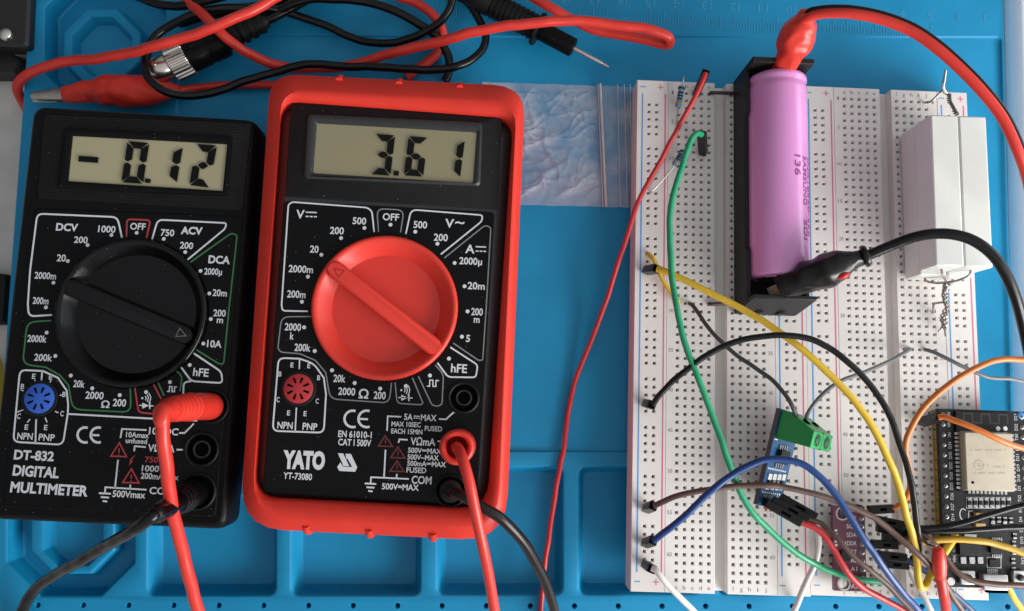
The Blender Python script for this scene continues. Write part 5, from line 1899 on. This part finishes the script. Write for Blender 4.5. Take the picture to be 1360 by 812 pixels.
t = thing('alligator_clip', 'black booted clip gripping the near end of the pink cell, on a black cable', 'alligator clip', at(1036, 388, 22))
boot(t, [(1037, 383, 25), (1060, 374, 28), (1085, 364, 31), (1105, 357, 33), (1128, 348, 35), (1145, 342, 36)],
     [(0, 4.6), (.08, 4.9), (.4, 5.4), (.58, 5.7), (.72, 5.0), (.88, 3.3), (.95, 2.6), (1, 2.3)], mat('black_boot', (.007, .0055, .0055), .26, var=.2, spec=.4), .9)
mb = MB()
ca_, cb_ = at(1136, 345, 35.6), at(1152, 339.5, 36.8)
mb.lathe([(2.2, 0), (3.1, .2), (3.35, .7), (3.3, 1.3), (2.9, 1.8), (2.0, 1.9), (1.6, 1.6)], ca_.lerp(cb_, .55), cb_ - ca_, 24)
mb.build('collar', MATS['black_boot'], t)
mb = MB()
for s_ in (-1.2, 1.2):
    a_, b_ = at(1040, 383, 24.5 + s_), at(1024, 390, 21 + s_ * .5)
    d_ = (b_ - a_).normalized()
    sd = Vector((0, 0, 1)).cross(d_).normalized()
    mb.obox((a_ + b_) / 2, d_, sd, d_.cross(sd), (b_ - a_).length / 2 + .5, 2.0, .35)
mb.build('jaws', mat('pale_brass', (.62, .56, .42), .4, metal=.4), t, bevel=.15)
mb = MB()
mb.tube(P3([(1140, 344, 36), (1156, 338, 37.5), (1185, 326, 40), (1212, 316, 42.5), (1238, 311, 44.5), (1264.6, 311.5, 46), (1291, 319, 46.5), (1317.5, 338, 46), (1336, 365, 44), (1349, 396, 41), (1356, 420, 38), (1366, 465, 32), (1376, 520, 25)]), 1.55, 14)
mb.build('cable', BCABLE, t, smooth=60)
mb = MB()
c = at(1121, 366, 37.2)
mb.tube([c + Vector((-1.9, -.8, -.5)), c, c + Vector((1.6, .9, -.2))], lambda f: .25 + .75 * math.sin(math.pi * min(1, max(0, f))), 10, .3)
mb.build('red_reflection_inset', mat('red_glint', (.5, .01, .01), .3), t)  # red reflection on the boot, put in as a small red inset

# ================================================================== FAR LEFT: clip, coax plug, probe and the tangle of cables
t = thing('alligator_clip', 'large red booted clip with bare jaws lying beyond the black meter', 'alligator clip', at(150, 122, 0))
boot(t, [(84, 126, 6.5), (112, 123, 6.8), (140, 121, 7), (170, 121, 7), (198, 121, 6.5), (222, 121, 5.5), (240, 121, 4.5)],
     [(0, 2.7), (.06, 3.1), (.25, 3.6), (.38, 4.9), (.55, 5.5), (.70, 5.2), (.85, 3.6), (.97, 2.2), (1, 1.5)], RED, 1.0)
JAW = mat('dull_steel', (.42, .39, .34), .34, metal=1.0, var=.3, nscale=.6, bump=.3, bscale=1.5)
for hgt, w0, w1, y0_, y1_ in ((8.0, 2.1, 1.2, 124.0, 127.6), (4.6, 2.1, 1.4, 127.8, 130.2)):
    mb = MB()
    a_, b_ = at(92, y0_, hgt), at(43, y1_, 6.6 if hgt > 6 else 4.9)
    d_ = (b_ - a_).normalized()
    sd = Vector((0, 0, 1)).cross(d_).normalized()
    un = d_.cross(sd)
    sg = 1 if hgt > 6 else -1
    N_ = 24
    R_ = []
    for i in range(N_ + 1):
        f = i / N_
        wv = w0 + (w1 - w0) * f ** 1.6
        p_ = a_.lerp(b_, f)
        tooth = (.28 if i % 2 else 0) if f > .35 else 0
        R_.append([p_ + sd * (wv * math.cos(q_)) + un * (sg * (.95 * math.sin(q_))) for q_ in [math.pi * k / 8 for k in range(9)]] +
                  [p_ - sd * (wv * .72) + un * (-sg * tooth), p_ + sd * (wv * .72) + un * (-sg * tooth)])
    mb.loft(R_)
    mb.build('jaw', JAW, t, smooth=35)
mb = MB()
mb.tube(P3([(88, 125.5, 6.2), (78, 126.5, 6.3)]), .8, 10, smooth=False)
mb.build('hinge_spring', METAL, t)
mb = MB()
mb.tube(P3([(236, 121, 4.7), (246, 119, 3), (262, 117, 2.2), (300, 113.5, 2), (345, 113, 1.6), (372, 113, 1.2)]), 1.35, 12)
mb.build('cable', REDC, t)

BN = (at(203, 97, 8.3), at(368, 21, 8.3))
ax = (BN[1] - BN[0]).normalized()
Lb = (BN[1] - BN[0]).length
t = thing('coaxial_connector', 'coaxial plug with knurled nickel collar and ribbed black body', 'connector', at(270, 62, 0))
mb = MB()
mb.lathe([(3.6, 1.2), (3.3, 0), (4.1, 0), (4.3, .5), (4.3, 5.6), (4.0, 6.2), (4.9, 6.4)], BN[0], ax, 36)
bar = mb.build('front_barrel', METAL, t)
mb = MB()
mb.lathe([(3.4, .6), (.01, .5)], BN[0], ax, 24)
mb.lathe([(.7, .5), (.7, 2.0), (.01, 2.2)], BN[0], ax, 12)
mb.build('barrel_insert', HOLE, bar)
mb = MB()
up_ = Vector((0, 0, 1))
for s_ in (1, -1):
    mb.tube([BN[0] + ax * 2.4 + up_ * (4.1 * s_), BN[0] + ax * 2.4 + up_ * (5.2 * s_)], .9, 10)
mb.each('bayonet_lug', METAL, bar)
mb = MB()
rings = []
for h, k in ((6.2, .86), (6.6, 1), (12.2, 1), (12.6, .95), (12.9, .86)):
    ring = []
    u_ = up_
    v_ = ax.cross(u_)
    for i in range(96):
        a = 2 * math.pi * i / 96
        rr = (5.75 + .22 * (1 if i % 4 < 2 else -1)) * k
        ring.append(BN[0] + ax * h + u_ * math.cos(a) * rr + v_ * math.sin(a) * rr)
    rings.append(ring)
mb.loft(rings)
mb.build('knurled_collar', METAL, t, smooth=20)
mb = MB()
mb.lathe([(4.0, 12.7), (5.3, 12.8), (5.5, 13.2), (5.5, 19), (5.2, 19.5), (5.2, 20), (5.5, 20.5), (5.5, 25.3), (5.1, 26), (4.4, 26.3)], BN[0], ax, 32)
mb.build('body_sleeve', BLACK, t)
mb = MB()
pr = [(3.6, 26.2), (3.8, 26.6), (3.8, 31)]
for k in range(3):
    h = 31.4 + k * 3.0
    pr += [(3.2, h), (3.2, h + .5), (4.0 - k * .25, h + .6), (4.0 - k * .25, h + 2.2), (3.2, h + 2.4)]
pr += [(2.4, 40.6), (2.2, 41.5), (1.6, 41.6)]
mb.lathe(pr, BN[0], ax, 28)
mb.build('strain_relief', BLACKM, t)
mb = MB()
e_ = BN[0] + ax * 41
mb.tube([e_, e_ + ax * 2.5] + P3([(392, 8, 7.5), (420, -8, 6.5), (460, -40, 5)]), 1.6, 12)
mb.build('cable', BCABLE, t)

# probe
TIP, PB = at(809.5, 89.5, 6.8), at(640, -1, 7.0)
ax = (PB - TIP).normalized()
t = thing('test_probe', 'black test probe with a bare steel needle pointing to the breadboard', 'test probe', at(740, 52, 0))
mb = MB()
mb.lathe([(.02, 0), (.25, .6), (.55, 2.2), (.42, 2.6), (.62, 3.0), (.66, 15)], TIP, ax, 16)
mb.build('needle', METAL, t)
mb = MB()
mb.lathe([(.9, 13.6), (2.5, 13.7), (3.15, 14.1), (3.2, 14.6), (3.2, 26.5), (3.0, 27)], TIP, ax, 28)
mb.build('barrel', BLACK, t)
mb = MB()
mb.lathe([(3.0, 26.8), (5.6, 27.0), (5.8, 27.5), (5.6, 28.2), (3.9, 28.6)], TIP, ax, 32)
mb.build('finger_guard', BLACKM, t)
mb = MB()
pr = [(3.6, 28.4), (4.2, 29)]
for k in range(9):
    h = 29.4 + k * 1.8
    pr += [(4.35, h), (4.35, h + .9), (3.95, h + 1.1), (3.95, h + 1.6)]
pr += [(4.4, 46), (4.2, 75), (2.4, 84)]
mb.lathe(pr, TIP, ax, 28)
mb.build('ribbed_handle', BLACKM, t)

CG = 'loose test cables tangled along the far edge'


def cable(label, pts, r, m, name='test_cable'):
    P = P3(pts)
    t = thing(name, label, 'cable', P[0], group=CG)
    mb = MB()
    mb.tube(P, r, 14, .8, wob=.7)
    mb.build('insulation', m, t, smooth=60)


cable('red cable hanging over the left mat edge and rising across the coaxial plug',
      [(36, 146, -7.5), (28, 130, -4), (22.5, 116, 1.0), (31, 103, 4), (53, 92, 5.5), (85, 83, 7), (132, 77, 11), (172, 69, 16), (212, 59.5, 20), (251, 49.5, 21.5), (286, 36, 23), (317, 22, 23), (360, 1, 21), (400, -22, 18)], 1.65, REDC)
cable('red cable crossing under the black loop and ending in a bright bend near the breadboard',
      [(240, -12, 12), (254, 6, 14.5), (273, 25, 17), (291, 42, 17), (313, 58.5, 14), (338, 74, 9), (362, 85, 5), (385, 89.5, 3.2), (420, 91, 3), (450, 89, 4), (472, 85, 5.5), (509, 75, 8), (552, 63.5, 11), (591, 52.5, 14), (631, 42, 16.5), (671, 35.5, 18), (720, 29.5, 19), (759, 28, 19), (799, 30, 19), (839, 35.5, 18.5), (870, 43, 17.5), (888, 51, 15.5), (887, 58, 13), (870, 57.5, 11), (828, 48.5, 9.5), (786, 37.5, 9), (754, 22.5, 10), (720, 5, 12), (695, -9, 12), (660, -30, 10)], 1.65, REDC)
cable('short red cable curving down behind the red meter among the black loops',
      [(510, -12, 6), (536, -1, 6), (553, 5, 6), (573, 18.5, 6), (586, 35, 5.5), (589, 53, 4), (580, 71, 2.8), (565, 85, 2), (550, 95, 1.6), (540, 104, 1.6)], 1.6, REDC)
cable('black cable looping round the red clip and back along the red meter',
      [(600, -12, 14), (599.5, 2, 14), (596, 13, 13), (586, 27, 11.5), (568, 41, 9.5), (541, 53, 7), (515, 58, 5), (488, 54, 4), (456, 45, 4), (425, 32, 4.5), (393, 20, 6), (372, 13.5, 8), (340, 10.5, 11), (300, 12.5, 13.5), (265, 18.5, 14), (243, 25.5, 13.5), (217, 40, 12), (201, 58, 12.5), (193, 85, 14.5), (201, 106, 16), (220, 120, 16), (246, 127, 14), (278, 124, 12), (317, 111, 10), (360, 97.5, 9), (388, 89.5, 9.5), (419, 86.5, 10), (459, 87.5, 10), (512, 91, 10), (565, 94, 10), (605, 90, 9), (629, 79, 8), (642, 66, 7), (646, 50, 6), (639, 32, 5), (626, 13, 5.5), (612, -2, 6), (598, -16, 6)], 1.35, BCABLE)
cable('black cable running from the top edge down behind the red meter',
      [(330, 22, 3), (352, 20, 5), (374, 11.5, 9), (393, 4, 10.5), (418, -1, 10.5), (446, -.5, 10), (488, 3, 9.5), (520, 12.5, 9), (552, 28, 8), (571, 41, 7), (586, 56, 5), (595, 77, 2.5), (595, 98, 1.5), (591, 108, 1.5)], 1.45, BCABLE)
cable('black cable arcing along the far edge above the coaxial plug',
      [(150, -18, 5), (178, -7, 8), (196, 2, 10), (225, 6.5, 12), (250, 6.5, 14), (278, 2, 16), (310, -7, 16), (350, -20, 14)], 1.5, BCABLE)
cable('thick black cable lying behind the coaxial plug body',
      [(238, 30, 3), (262, 22, 4), (290, 17, 5), (318, 12, 6), (345, 8, 6), (380, -4, 6), (420, -22, 5)], 1.9, BCABLE)
